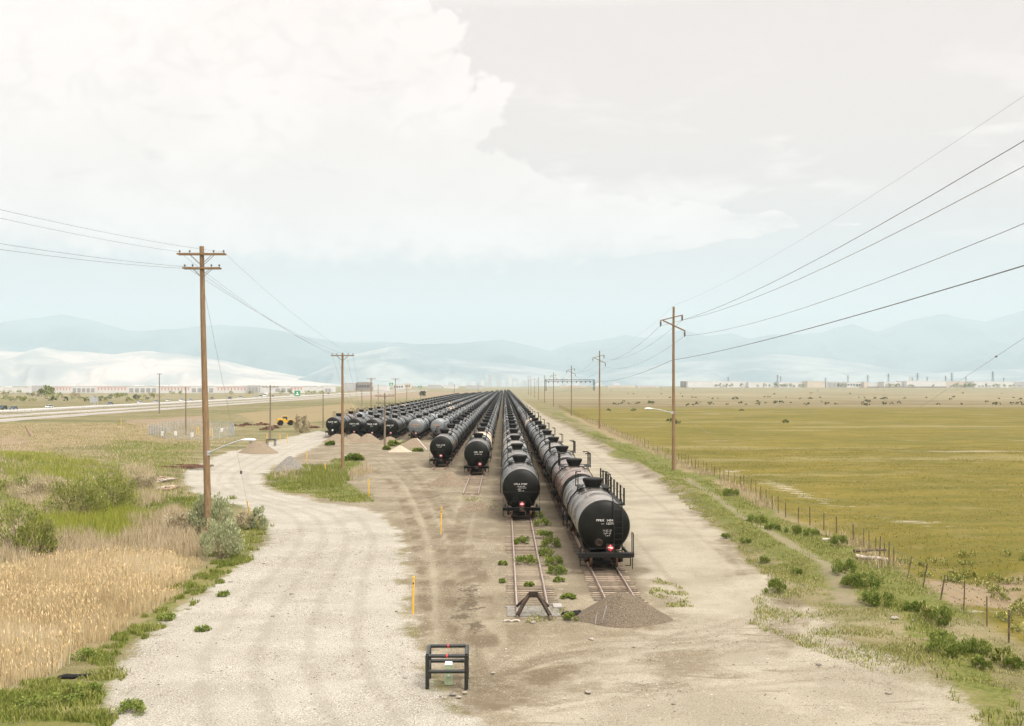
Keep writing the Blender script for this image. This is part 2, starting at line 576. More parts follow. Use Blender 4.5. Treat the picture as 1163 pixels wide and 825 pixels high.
road_left = smooth_line(PG([(118, 840), (122, 785), (142, 742), (200, 690), (252, 655), (290, 625), (304, 600), (285, 580), (232, 566), (209, 550),
                            (211, 538), (238, 523), (283, 507), (328, 497), (362, 489)]), 6)
road_right = smooth_line(PG([(392, 497), (372, 503), (352, 510), (325, 522), (303, 535), (297, 545), (310, 556), (345, 566), (385, 573), (420, 580),
                             (446, 597), (459, 624), (456, 660), (463, 705), (478, 750), (510, 790), (560, 840)]), 6)
GRAVEL = road_left + road_right
SERVICE = [(8.1, 70), (8.3, 60), (8.4, 53), (7.6, 47.5), (4.0, 43.5), (1.5, 38.5), (0.5, 30), (15, 30), (16.2, 40), (14.6, 47), (14.2, 56), (14.3, 62), (15.4, 75), (16.6, 100), (17.0, 140), (16.6, 190), (15.4, 300), (14.2, 420), (13.2, 900), (12, 1700), (7.5, 1700), (7.6, 300), (7.6, 120)]
YARD = PG([(297, 545), (325, 520), (362, 491), (372, 496)]) + [(-40, 222), (-40, 900), (-24, 1500), (14, 1700), (14.5, 420), (17, 300), (18.0, 190), (18.4, 140), (17.8, 100), (16.0, 75), (15.0, 62)] + \
    PG([(930, 700), (1010, 745), (1085, 840), (540, 840), (478, 750), (456, 660), (459, 624), (446, 597), (420, 580), (345, 566)])
FIELD = [(25.5, 420), (25.4, 146), (24.9, 109), (24.2, 84), (23.9, 70), (22.9, 60), (22.3, 50), (21.6, 42), (20, 25), (80, 25), (900, 420), (3000, 1500), (34, 1500), (27, 520)]
GREEN = [
    PG([(298, 546), (318, 532), (345, 528), (372, 531), (392, 548), (414, 560), (424, 570), (396, 572), (352, 565), (322, 557)]),
    PG([(378, 522), (402, 520), (416, 536), (395, 542), (372, 538)]),
    PG([(303, 598), (292, 626), (252, 655), (202, 690), (144, 742), (123, 785), (112, 790), (108, 745), (170, 690), (225, 650), (268, 612), (285, 592)]),
    PG([(0, 790), (70, 770), (120, 785), (120, 830), (0, 830)]),
    PG([(0, 515), (40, 520), (90, 545), (150, 560), (175, 590), (140, 612), (60, 615), (20, 590), (0, 600)]),
    PG([(130, 500), (220, 505), (225, 530), (190, 545), (120, 530)]),
    PG([(176, 560), (225, 568), (235, 590), (200, 600), (160, 590)]),
    [(18.6, 60), (21.5, 60), (22.0, 90), (22.0, 420), (19.5, 420), (19.2, 120)],
    PG([(1010, 690), (1060, 700), (1163, 790), (1163, 830), (1120, 830), (1060, 760)]),
]
DRY = [
    PG([(0, 640), (60, 625), (150, 625), (215, 615), (225, 640), (180, 690), (100, 740), (0, 775)]),
    PG([(0, 480), (240, 480), (240, 500), (130, 505), (0, 512)]),
    PG([(270, 470), (400, 458), (420, 470), (300, 486)]),
    [(22.3, 62), (24.0, 66), (24.4, 100), (25.0, 146), (25.0, 420), (22.5, 420), (22.6, 110)],
]
SOIL = [
    PG([(0, 490), (35, 500), (50, 522), (20, 560), (0, 575)]),
    PG([(140, 478), (235, 472), (235, 484), (160, 487)]),
    PG([(885, 640), (905, 645), (950, 665), (958, 676), (925, 668), (890, 652)]),
    PG([(1030, 665), (1163, 655), (1163, 690), (1075, 690)]),
    PG([(400, 455), (560, 448), (560, 444), (420, 447)]),
]
SALT = [
    PG([(868, 545), (905, 552), (965, 574), (958, 578), (900, 564), (860, 552)]),
    PG([(985, 584), (1040, 588), (1100, 596), (1090, 600), (1020, 594)]),
    PG([(810, 533), (850, 535), (846, 540), (815, 538)]),
    PG([(925, 712), (960, 722), (985, 728), (960, 735), (930, 722)]),
    PG([(1080, 690), (1163, 695), (1163, 702), (1090, 698)]),
]
RUTS = []
for off in (0, 9, 26, 34):
    RUTS.append(smooth_line(PG([(500 + off, 792 - off * .3), (640, 770 - off), (760, 756 - off), (860, 730 - off), (905, 695 - off), (880, 660 - off), (840, 628 - off * .7)]), 8))
for off in (0, 12, 40, 52):
    RUTS.append(smooth_line(PG([(560, 820 - off * .4), (700, 795 - off), (830, 780 - off), (960, 770 - off), (1050, 790 - off)]), 8))
for off in (0, 10, 30):
    RUTS.append(smooth_line(PG([(520 + off, 800), (505 + off, 700), (500 + off * .8, 640), (480 + off * .6, 580), (455 + off * .5, 540), (430 + off * .5, 520)]), 8))
for off in (0, 8):
    RUTS.append(smooth_line(PG([(560 - off, 730), (530 - off, 690), (520 - off, 640), (530 - off, 590), (540 - off, 560)]), 8))
RUTS.append(smooth_line([(9.4, 56), (9.3, 90), (9.2, 300), (9.0, 500)], 3))
RUTS.append(smooth_line([(13.6, 60), (14.3, 90), (14.2, 300), (12.5, 500)], 3))
r9 = random.Random(77)
FINE = []
for i in range(15):
    o_ = r9.uniform(-14, 60); tw = r9.uniform(-25, 25)
    for d_ in (0, 5.0):
        FINE.append(smooth_line(PG([(500 + o_, 806 - o_ * .5 + d_), (620 + tw, 782 - o_ * .75 + d_), (740, 766 - o_ * .8 + d_ + tw * .2), (850 + tw, 745 - o_ * .6 + d_), (905 + o_ * .5, 712 - o_ * .5 + d_ * .5), (900 - tw, 676 - o_ * .4)]), 6))
for i in range(9):
    o_ = r9.uniform(-30, 60)
    for d_ in (0, 7):
        FINE.append(smooth_line(PG([(505 + o_ + d_, 770), (500 + o_ * .9 + d_, 700), (492 + o_ * .8 + d_, 640), (475 + o_ * .6 + d_ * .8, 585), (450 + o_ * .5 + d_ * .6, 545), (415 + o_ * .8 + d_ * .5, 522)]), 6))
ROADRUTS = []
mid = [((a[0] + b[0]) / 2, (a[1] + b[1]) / 2) for a, b in zip(road_left[::6], road_right[::-1][::len(road_right) // (len(road_left) // 6 + 1) + 1])]
for fr in (0.28, 0.45, 0.62, 0.80):
    k = 22
    La = [road_left[int(i * (len(road_left) - 1) / k)] for i in range(k + 1)]
    Lb = [road_right[::-1][int(i * (len(road_right) - 1) / k)] for i in range(k + 1)]
    ROADRUTS.append([(a[0] * (1 - fr) + b[0] * fr, a[1] * (1 - fr) + b[1] * fr) for a, b in zip(La, Lb)])


def growing(start, step, end, fac):
    out = [start]
    while out[-1] < end:
        out.append(out[-1] + step); step *= fac
    return out


ys = list(np.arange(22, 92, 0.32)) + growing(92.0, 0.34, 26000, 1.028)
xr = list(np.arange(0, 34, 0.36)) + growing(34.0, 0.4, 26000, 1.045)
xl = list(np.arange(0, 46, 0.36)) + growing(46.0, 0.4, 26000, 1.045)
xs = [-v for v in xl[::-1][:-1]] + xr
ys = [-26000, -9000, -3000, -1000, -300, -80, -10, 12] + ys
xs, ys = np.array(xs), np.array(ys)
GX, GY = np.meshgrid(xs, ys)
nx, ny = len(xs), len(ys)
x_, y_ = GX.ravel(), GY.ravel()
near = (y_ > 15) & (y_ < 1800) & (np.abs(x_) < 1000)
xn, yn = x_[near], y_[near]


def layer(polys, cap=6.0):
    a = np.full(x_.shape, -cap)
    b = np.full(xn.shape, -cap)
    for p in polys:
        b = np.maximum(b, sdf(p, xn, yn))
    a[near] = np.clip(b, -cap, cap)
    return a


A = {'road': layer([GRAVEL]), 'serv': layer([SERVICE]), 'yard': layer([YARD]), 'field': layer([FIELD]),
     'green': layer(GREEN + [[(15.8, 58), (18, 50), (22.3, 48), (24, 70), (24.5, 110), (25, 200), (18.3, 200), (17.8, 110)]]), 'stain': layer([PG([(515, 662), (548, 660), (560, 715), (530, 728), (510, 705)])]), 'bal_shade': layer([[(x - 1.75, y0 + (8 if i in (7, 8) else 3)), (x + 1.75, y0 + (8 if i in (7, 8) else 3)), (x + 1.75, ye), (x - 1.75, ye)] for i, (x, y0, ye) in enumerate([(-36.3, 218, 850), (-30.6, 210, 900), (-26.4, 206, 950), (-22.6, 206, 1050), (-17.5, 204, 1150), (-13.1, 204, 1250), (-8.35, 136, 1400), (-3.32, 106, 1450), (1.38, 68, 1600), (5.86, 52, 1600)])], 3.0), 'dry': layer(DRY), 'soil': layer(SOIL), 'salt': layer(SALT)}
far_right = (x_ > 26) & (y_ >= 1500)
rt = np.full(x_.shape, 9.0)
nr = (yn < 520) & (yn > 24) & (np.abs(xn) < 60)
tmp = np.full(xn.shape, 9.0)
tmp[nr] = np.minimum(pdist(RUTS, xn[nr], yn[nr]), 9.0)
rt[near] = tmp
rf = np.full(x_.shape, 9.0)
tmp2 = np.full(xn.shape, 9.0)
nr2 = (yn < 160) & (yn > 24) & (np.abs(xn) < 24)
tmp2[nr2] = np.minimum(pdist(FINE, xn[nr2], yn[nr2]), 9.0)
rf[near] = tmp2
A['fine'] = rf
pth = np.full(x_.shape, 9.0)
tmp3 = np.full(xn.shape, 9.0)
tmp3[nr2] = np.minimum(pdist([smooth_line(PG([(780, 545), (806, 563), (830, 578), (855, 594), (885, 612), (929, 642), (952, 666), (962, 688)]), 6)], xn[nr2], yn[nr2]), 9.0)
pth[near] = tmp3
A['path'] = pth
A['rut'] = rt
rt2 = np.full(x_.shape, 9.0)
tmp = np.full(xn.shape, 9.0)
nr = (yn < 260) & (yn > 24) & (xn < 2) & (xn > -60)
tmp[nr] = np.minimum(pdist(ROADRUTS, xn[nr], yn[nr]), 9.0)
rt2[near] = tmp
A['rrut'] = rt2
H = hgt(x_, y_)
H = np.where(y_ < 0, 0.0, H)
Hf = H - 0.04 * np.exp(-(A['rut'] / 0.3) ** 2)
VG = np.stack([x_, y_, Hf], 1)


def ground_material():
    m = bpy.data.materials.new('ground_surface')
    m.use_nodes = True
    n = NT(m.node_tree)
    P = n.geo().outputs['Position']
    n1 = n.noise(P, 0.035, 4, 0.55)      # 30 m
    n2 = n.noise(P, 0.22, 5, 0.6)        # 4 m
    n3 = n.noise(P, 1.1, 5, 0.62)        # 1 m
    n4 = n.noise(P, 5.0, 4, 0.65)        # 20 cm
    n5 = n.noise(P, 17.0, 2, 0.7)        # pebbles
    st = n.noise(n.scalev(P, (0.006, 0.05, 1)), 1.0, 5, 0.6)     # streaks lying across the view
    st2 = n.noise(n.scalev(P, (0.05, 0.25, 1)), 1.0, 5, 0.6)

    def edge(name, amp1, amp2, amp3, wd):
        d = n.attr(name)
        d = n.add(d, n.mul(n.add(n2, -0.5), amp1))
        d = n.add(d, n.mul(n.add(n3, -0.5), amp2))
        d = n.add(d, n.mul(n.add(n4, -0.5), amp3))
        return n.ss(d, -wd, wd)
    # 0 rough grass: straw, dull green, bare patches
    c = n.mix(n.ss(st2, 0.38, 0.62), (0.135, 0.118, 0.045), (0.245, 0.20, 0.11))
    c = n.mix(n.mul(n.ss(n2, 0.48, 0.64), 0.65), c, (0.31, 0.26, 0.165))
    c = n.mix(n.mul(n.ss(st, 0.51, 0.60), 0.8), c, (0.085, 0.095, 0.026))
    c = n.mix(n.mul(n.ss(n3, 0.54, 0.68), 0.75), c, (0.095, 0.115, 0.028))
    c = n.mix(n.mul(n.ss(n4, 0.52, 0.70), 0.6), c, (0.12, 0.095, 0.05))
    c = n.mix(n.mul(n.ss(n5, 0.53, 0.66), 0.55), c, (0.42, 0.36, 0.23))
    c = n.mix(n.mul(n.ss(n5, 0.47, 0.35), 0.6), c, (0.075, 0.075, 0.028))
    # 1 right-hand meadow: olive gold near, pale and straw beyond
    sepn = n.node('ShaderNodeSeparateXYZ'); n.put(sepn.inputs[0], P)
    yy = n.add(sepn.outputs[1], n.mul(n.add(st2, -0.5), 60))
    f = n.mix(n.ss(st2, 0.35, 0.65), (0.128, 0.109, 0.019), (0.208, 0.158, 0.034))
    f = n.mix(n.mul(n.ss(n3, 0.48, 0.66), 0.65), f, (0.098, 0.100, 0.014))
    f = n.mix(n.mul(n.ss(n4, 0.52, 0.72), 0.55), f, (0.26, 0.21, 0.075))
    f = n.mix(n.mul(n.ss(n1, 0.46, 0.60), 0.35), f, (0.105, 0.102, 0.020))
    f = n.mix(n.mul(n.ss(n2, 0.56, 0.68), 0.45), f, (0.24, 0.185, 0.085))
    f = n.mix(n.mul(n.ss(st, 0.57, 0.64), 0.55), f, (0.28, 0.235, 0.115))
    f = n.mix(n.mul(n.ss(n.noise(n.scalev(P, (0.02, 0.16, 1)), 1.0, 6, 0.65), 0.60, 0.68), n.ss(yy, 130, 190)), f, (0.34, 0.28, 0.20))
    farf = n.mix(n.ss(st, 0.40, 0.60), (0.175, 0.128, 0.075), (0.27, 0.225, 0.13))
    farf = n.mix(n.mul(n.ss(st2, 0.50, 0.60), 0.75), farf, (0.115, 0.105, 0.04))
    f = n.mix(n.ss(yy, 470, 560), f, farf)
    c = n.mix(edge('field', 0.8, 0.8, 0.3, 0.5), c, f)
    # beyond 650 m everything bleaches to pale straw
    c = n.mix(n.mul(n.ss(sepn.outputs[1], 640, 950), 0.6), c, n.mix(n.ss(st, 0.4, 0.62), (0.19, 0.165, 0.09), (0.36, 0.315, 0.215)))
    # dry grass and soil
    c = n.mix(n.mul(edge('dry', 2.5, 2.0, 1.0, 0.8), 0.85), c, n.mix(n4, (0.17, 0.13, 0.07), (0.36, 0.28, 0.16)))
    c = n.mix(n.mul(edge('soil', 2.5, 2.0, 1.0, 0.8), 0.8), c, n.mix(n3, (0.20, 0.14, 0.095), (0.36, 0.275, 0.20)))
    # yard dirt
    d = n.mix(n.ss(n2, 0.36, 0.64), (0.19, 0.153, 0.105), (0.295, 0.248, 0.18))
    d = n.mix(n.mul(n.ss(n.noise(n.scalev(P, (1, 0.35, 1)), 0.5, 5, 0.6, 0.6), 0.52, 0.66), 0.7), d, (0.165, 0.125, 0.08))
    d = n.mix(n.mul(n.ss(n3, 0.54, 0.70), 0.6), d, (0.40, 0.34, 0.25))
    d = n.mix(n.mul(n.ss(n4, 0.52, 0.68), 0.65), d, (0.15, 0.115, 0.075))
    d = n.mix(n.mul(n.ss(n5, 0.55, 0.68), 0.65), d, (0.50, 0.445, 0.36))
    d = n.mix(n.mul(n.ss(n5, 0.46, 0.34), 0.7), d, (0.105, 0.08, 0.052))
    tr = n.attr('rut')
    trk = n.ss(n.add(tr, n.add(n.mul(n.add(n3, -0.5), 0.6), n.mul(n.add(n4, -0.5), 0.3))), 0.30, 0.06)
    d = n.mix(n.mul(trk, n.mul(n.ss(n2, 0.42, 0.62), 0.36)), d, (0.15, 0.115, 0.075))
    d = n.mix(n.mul(n.mul(n.ss(n.add(tr, n.mul(n.add(n3, -0.5), 0.4)), 0.9, 0.45), n.ss(tr, 0.2, 0.45)), 0.22), d, (0.42, 0.36, 0.275))
    fin = n.ss(n.add(n.attr('fine'), n.mul(n.add(n4, -0.5), 0.5)), 0.26, 0.05)
    fin = n.mul(fin, n.ss(n.noise(P, 0.35, 4, 0.6), 0.42, 0.60))
    d = n.mix(n.mul(fin, 0.8), d, (0.14, 0.105, 0.068))
    c = n.mix(edge('yard', 2.0, 1.6, 0.6, 0.35), c, d)
    # gravel
    g = n.mix(n.ss(n2, 0.34, 0.66), (0.315, 0.285, 0.24), (0.405, 0.372, 0.322))
    g = n.mix(n.mul(n.ss(n3, 0.5, 0.72), 0.45), g, (0.46, 0.43, 0.38))
    g = n.mix(n.mul(n.ss(n4, 0.54, 0.74), 0.5), g, (0.25, 0.215, 0.17))
    g = n.mix(n.mul(n.ss(n5, 0.54, 0.66), 0.75), g, (0.64, 0.61, 0.56))
    g = n.mix(n.mul(n.ss(n5, 0.47, 0.35), 0.75), g, (0.17, 0.145, 0.115))
    rr = n.attr('rrut')
    g = n.mix(n.mul(n.ss(n.add(rr, n.mul(n.add(n3, -0.5), 0.8)), 0.42, 0.12), 0.38), g, (0.265, 0.235, 0.19))
    scr = n.ss(n.noise(n.scalev(P, (0.28, 2.0, 1)), 1.0, 6, 0.68, 0.5), 0.53, 0.64)
    scr = n.mul(scr, n.mul(n.ss(n2, 0.40, 0.58), n.ss(sepn.outputs[1], 56, 46)))
    s_ = n.mix(n.ss(n2, 0.36, 0.64), (0.30, 0.262, 0.20), (0.395, 0.352, 0.28))
    s_ = n.mix(n.mul(trk, 0.4), s_, (0.25, 0.20, 0.14))
    s_ = n.mix(n.mul(fin, 0.8), s_, (0.19, 0.15, 0.10))
    s_ = n.mix(n.mul(n.ss(n3, 0.53, 0.70), 0.5), s_, (0.27, 0.22, 0.155))
    s_ = n.mix(n.mul(n.ss(n5, 0.46, 0.34), 0.6), s_, (0.14, 0.11, 0.075))
    s_ = n.mix(n.mul(n.ss(n5, 0.56, 0.72), 0.6), s_, (0.54, 0.49, 0.415))
    s_ = n.mix(n.mul(n.ss(n4, 0.55, 0.75), 0.55), s_, (0.225, 0.18, 0.13))
    c = n.mix(n.mul(edge('bal_shade', 1.2, 1.4, 0.8, 0.8), 0.75), c, n.mix(n4, (0.095, 0.072, 0.048), (0.205, 0.165, 0.115)))  # oily ballast strips, darkened to paint in shade under the cars
    c = n.mix(n.mul(n.ss(n.add(n.attr('stain'), n.add(n.mul(n.add(n3, -0.62), 5.0), n.mul(n.add(n4, -0.5), 2.5))), -0.1, 0.4), 0.75), c, (0.075, 0.055, 0.036))
    c = n.mix(n.mul(edge('serv', 7.0, 3.0, 0.8, 0.9), 0.92), c, s_)
    c = n.mix(edge('road', 3.0, 2.4, 1.2, 0.5), c, g)
    c = n.mix(n.mul(n.mul(scr, edge('yard', 1, 1, .5, .5)), 0.6), c, (0.165, 0.13, 0.088))
    # salt crust
    c = n.mix(n.mul(n.ss(n.add(n.attr('salt'), n.add(n.mul(n.add(n3, -0.55), 4.0), n.mul(n.add(n.noise(n.scalev(P, (0.3, 1.3, 1)), 1.0, 5, 0.65), -0.60), 12.0))), -0.2, 0.7), 0.6), c, (0.45, 0.405, 0.33))
    # green growth
    gm = n.add(n.add(n.attr('green'), n.mul(n.add(n1, -0.52), n.ss(sepn.outputs[1], 75, 130, 0.0, 16.0))), n.add(n.mul(n.add(n2, -0.5), 3.0), n.add(n.mul(n.add(n3, -0.55), 4.0), n.mul(n.add(n4, -0.5), 1.4))))
    gr = n.mix(n.ss(n4, 0.35, 0.65), (0.085, 0.105, 0.02), (0.18, 0.18, 0.05))
    gr = n.mix(n.ss(n2, 0.50, 0.66), gr, (0.19, 0.165, 0.06))
    c = n.mix(n.mul(n.ss(gm, -0.1, 0.35), 0.9), c, gr)
    c = n.mix(n.mul(n.ss(n.add(n.attr('path'), n.mul(n.add(n3, -0.5), 1.0)), 0.9, 0.2), 0.6), c, n.mix(n4, (0.20, 0.16, 0.11), (0.32, 0.265, 0.20)))
    c = n.mix(1.0, c, (0.775, 0.795, 0.765), 'MULTIPLY')
    hgt_ = n.add(n.mul(n4, 0.5), n.add(n.mul(n5, 0.35), n.mul(n3, 0.6)))
    n.bsdf(c, 0.97, 0.1, 0.0, hgt_, 0.06, 0.5)
    return m


M['ground'] = ground_material()
idx = np.arange(nx * ny).reshape(ny, nx)
Q = np.stack([idx[:-1, :-1].ravel(), idx[:-1, 1:].ravel(), idx[1:, 1:].ravel(), idx[1:, :-1].ravel()], 1)
qm = {k: v[Q].mean(1) for k, v in A.items() if k in ('road', 'serv', 'yard', 'field')}
qx, qy = x_[Q].mean(1), y_[Q].mean(1)
cls = np.zeros(len(Q), int)
cls[(qm['field'] > 0)] = 4
cls[qm['yard'] > 0] = 3
cls[qm['serv'] > 0] = 2
cls[qm['road'] > 0] = 1
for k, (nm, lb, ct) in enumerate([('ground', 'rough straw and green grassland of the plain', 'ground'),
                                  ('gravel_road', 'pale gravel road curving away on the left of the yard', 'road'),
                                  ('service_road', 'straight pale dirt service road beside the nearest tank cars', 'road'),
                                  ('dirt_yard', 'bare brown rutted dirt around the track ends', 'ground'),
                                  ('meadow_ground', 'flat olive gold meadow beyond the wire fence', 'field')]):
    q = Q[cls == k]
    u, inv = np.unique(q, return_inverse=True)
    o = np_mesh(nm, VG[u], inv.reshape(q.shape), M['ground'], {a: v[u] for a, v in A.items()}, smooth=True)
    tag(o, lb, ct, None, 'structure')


# ================================================================== MOUNTAINS (fourteen to twenty-two kilometres off)
def rock(name, ca, cb, sc):
    m = bpy.data.materials.new(name)
    m.use_nodes = True
    n = NT(m.node_tree)
    P = n.geo().outputs['Position']
    a = n.noise(P, sc, 6, 0.6)
    b = n.noise(P, sc * 6, 4, 0.6)
    c = n.mix(n.ss(a, 0.38, 0.62), ca, cb)
    c = n.mix(n.mul(n.ss(b, 0.5, 0.7), 0.4), c, tuple(v * 0.5 for v in ca))
    n.bsdf(c, 1.0, 0.0)
    return m


M['forest_rock'] = rock('shaded_forest_mountainside', (0.02, 0.07, 0.085), (0.10, 0.16, 0.17), 0.0008)  # forest colour with cloud shadow and haze blue painted in
M['grass_rock'] = rock('sunlit_grass_hillside', (0.53, 0.45, 0.39), (0.26, 0.265, 0.25), 0.0011)  # sunlight on the foothills painted in as a paler grass colour
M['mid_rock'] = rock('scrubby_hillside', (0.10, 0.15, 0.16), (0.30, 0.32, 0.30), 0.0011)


def mountain(name, label, prof, Zr, Zb, material, seed, spur=0.35, ncol=420, nrow=34, freq=900.0):
    px = np.linspace(prof[0][0], prof[-1][0], ncol)
    py = np.interp(px, [p[0] for p in prof], [p[1] for p in prof])
    X = (px - CX) / F * Zr
    top = CAMZ + (HY - py) / F * Zr
    top = top * (1 + 0.05 * (fbm(X / 500, X * 0, seed, 4) - 0.5))
    V, Fq = [], []
    for j in range(nrow):
        t = j / (nrow - 1) * 1.35
        Z = Zb + (Zr - Zb) * t
        s_ = np.clip(t, 0, 1) ** 1.25 if t <= 1 else 1 - (t - 1) * 2.0
        warp = X + 500 * (fbm(X / 2500, X * 0 + t * 2.0, seed + 5, 3) - 0.5) * (1 - t)
        rid = 1 - np.abs(2 * vnoise(warp / freq, X * 0 + t * 1.3, seed + 1) - 1)
        rid2 = 1 - np.abs(2 * vnoise(warp / freq * 2.7, X * 0 + t * 3.0, seed + 2) - 1)
        env = np.clip(1 - t, 0, 1) * np.clip(t * 6, 0, 1)
        h_ = top * s_ * (1 - spur * 0.5 * env) + top * env * spur * (rid * 0.75 + rid2 * 0.35)
        h_ = h_ - top * 0.16 * env * np.abs(2 * fbm(warp / 330, X * 0 + t * 7, seed + 9, 4) - 1)
        if t <= 1:
            h_ = np.minimum(h_, top * (0.35 + 0.65 * t) + 2)
        V.append(np.stack([X * (1 + 0.15 * (t - 1)), np.full_like(X, Z), h_ - 4.0], 1))
    V = np.concatenate(V)
    ii = np.arange(nrow * ncol).reshape(nrow, ncol)
    q = np.stack([ii[:-1, :-1].ravel(), ii[:-1, 1:].ravel(), ii[1:, 1:].ravel(), ii[1:, :-1].ravel()], 1)
    return tag(np_mesh(name, V, q, material, smooth=True), label, 'mountain', None, 'structure')


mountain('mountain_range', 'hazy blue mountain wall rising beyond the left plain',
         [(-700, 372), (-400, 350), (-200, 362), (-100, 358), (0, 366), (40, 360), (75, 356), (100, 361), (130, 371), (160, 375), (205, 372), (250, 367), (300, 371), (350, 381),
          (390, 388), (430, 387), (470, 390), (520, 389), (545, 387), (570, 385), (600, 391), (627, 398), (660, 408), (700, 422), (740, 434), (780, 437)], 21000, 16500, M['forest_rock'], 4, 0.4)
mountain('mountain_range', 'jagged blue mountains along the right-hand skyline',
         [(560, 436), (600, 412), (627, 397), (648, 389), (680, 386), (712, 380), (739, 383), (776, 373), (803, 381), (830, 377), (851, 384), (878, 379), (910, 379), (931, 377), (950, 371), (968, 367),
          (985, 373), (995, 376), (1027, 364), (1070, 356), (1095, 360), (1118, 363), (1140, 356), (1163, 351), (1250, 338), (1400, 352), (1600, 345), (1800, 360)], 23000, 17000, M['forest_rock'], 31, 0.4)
mountain('foothills', 'sunlit pale foothills under the left mountains',
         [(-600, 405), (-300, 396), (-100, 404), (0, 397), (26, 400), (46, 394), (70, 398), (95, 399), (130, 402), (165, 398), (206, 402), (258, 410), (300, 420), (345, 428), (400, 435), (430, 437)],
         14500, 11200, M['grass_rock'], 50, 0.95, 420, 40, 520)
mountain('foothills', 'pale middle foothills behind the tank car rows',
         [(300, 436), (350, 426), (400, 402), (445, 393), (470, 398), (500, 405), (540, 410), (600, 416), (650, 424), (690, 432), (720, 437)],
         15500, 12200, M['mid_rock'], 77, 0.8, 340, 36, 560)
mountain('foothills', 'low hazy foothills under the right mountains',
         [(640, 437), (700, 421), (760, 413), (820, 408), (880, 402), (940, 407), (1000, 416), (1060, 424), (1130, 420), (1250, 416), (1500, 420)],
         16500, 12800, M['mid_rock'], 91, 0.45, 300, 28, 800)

# ------------------------------------------------------------------ haze: one closed box of thin air
hb = MB()
hb.box((0, 0, 899), (51000, 51000, 1808))
hm = bpy.data.materials.new('haze_air')
hm.use_nodes = True
hn = NT(hm.node_tree)
pv = hn.node('ShaderNodeVolumePrincipled')
pv.inputs['Color'].default_value = (0.76, 0.94, 0.99, 1)
pv.inputs['Density'].default_value = 0.000086
pv.inputs['Anisotropy'].default_value = 0.0
ho = hn.node('ShaderNodeOutputMaterial')
hn.t.links.new(pv.outputs[0], ho.inputs['Volume'])
tag(hb.build('haze', hm), 'thin pale haze over the whole plain', 'haze', None, 'stuff')

# ================================================================== RAILWAY TRACKS
ORD = ['first', 'second', 'third', 'fourth', 'fifth', 'sixth', 'seventh', 'eighth', 'ninth', 'tenth', 'eleventh', 'twelfth']


def nth(i):
    if i < 12: return ORD[i]
    k = i + 1
    suf = 'th' if 10 <= k % 100 <= 20 else {1: 'st', 2: 'nd', 3: 'rd'}.get(k % 10, 'th')
    return '%d%s' % (k, suf)


RT = 0.20                                     # rail top above the ground
PITCH = 18.35
#        x,     centre of first car, end of row, near end of rails, words for the row
ROWS = [(-36.3, 230.0, 850, 216, 'leftmost row'),
        (-30.6, 222.0, 900, 210, 'second row from left'),
        (-26.4, 217.5, 950, 206, 'third row from left'),
        (-22.6, 217.0, 1050, 206, 'fourth row from left'),
        (-17.5, 216.0, 1150, 203, 'fifth row from left'),
        (-13.1, 216.0, 1250, 203, 'sixth row from left'),
        (-8.35, 147.0, 1400, 135, 'fourth row from right'),
        (-3.32, 134.6, 1450, 104, 'third row from right'),
        (1.38, 92.1, 1600, 48.6, 'second row from right'),
        (5.86, 69.3, 1600, 49.6, 'rightmost row')]


def rail_mb(x, y0, y1):
    m = MB()
    prof = [(-.065, 0.0), (.065, 0.0), (.065, .02), (.012, .05), (.012, .115), (.036, .125), (.036, .155), (-.036, .155), (-.036, .125), (-.012, .115), (-.012, .05), (-.065, .02)]
    n = len(prof)
    v = [(x + a, y, RT - .155 + b) for y in (y0, y1) for (a, b) in prof]
    f = [(i, (i + 1) % n, n + (i + 1) % n, n + i) for i in range(n)] + [tuple(range(n)), tuple(reversed(range(n, 2 * n)))]
    m.add(v, f)
    m.M = [1 if i == 6 else 0 for i in range(n)] + [0, 0]
    return m


tie_me = None
for ti, (x, yc, yend, y0, words) in enumerate(ROWS):
    t = thing('railway_track', 'rusty track under the ' + words if ti not in (8, 9) else
              ('half-buried track ending at the A-shaped bumper' if ti == 8 else 'exposed track running into the brown gravel heap'), 'railway track', (x, y0, 0), 0, 'railway tracks of the yard')
    for s_ in (-0.755, 0.755):
        rail_mb(s_, 0.0, yend - y0).build('rail', [M['rail'], M['railtop']], t)
    k_tie = {8: 60, 9: 26, 7: 30}.get(ti, 0)
    if k_tie:
        for k in range(k_tie):
            yy = 0.7 + k * 0.57
            if ti == 8 and (yy < 3.4 or (15 < yy < 19 and k % 3) or yy > 27 and k % 4): continue
            if tie_me is None:
                m = MB(); m.box((0, 0, 0), (2.55, 0.23, 0.15)); tie_me = m.mesh('tie', M['tie'])
            o = bpy.data.objects.new('tie', tie_me)
            o.parent = t
            o.location = (random.uniform(-.09, .09), yy + random.uniform(-.05, .05), (-0.01 if ti == 9 else -0.055) + random.uniform(-.015, .012) - (0.02 if ti == 7 else 0))
            o.rotation_euler = (0, 0, random.uniform(-.03, .03))
            COL.objects.link(o)
    m = MB()
    ys0 = 0.7 + k_tie * 0.57
    for k in range(int(min((yend - y0 - ys0), 130) / 0.6)):
        m.box((random.uniform(-.06, .06), ys0 + k * 0.6, -0.02 + random.uniform(-.015, .01)), (2.5, 0.23, 0.15))
    tag(m.build('ties_under_cars', M['tie'], t), kind='stuff')

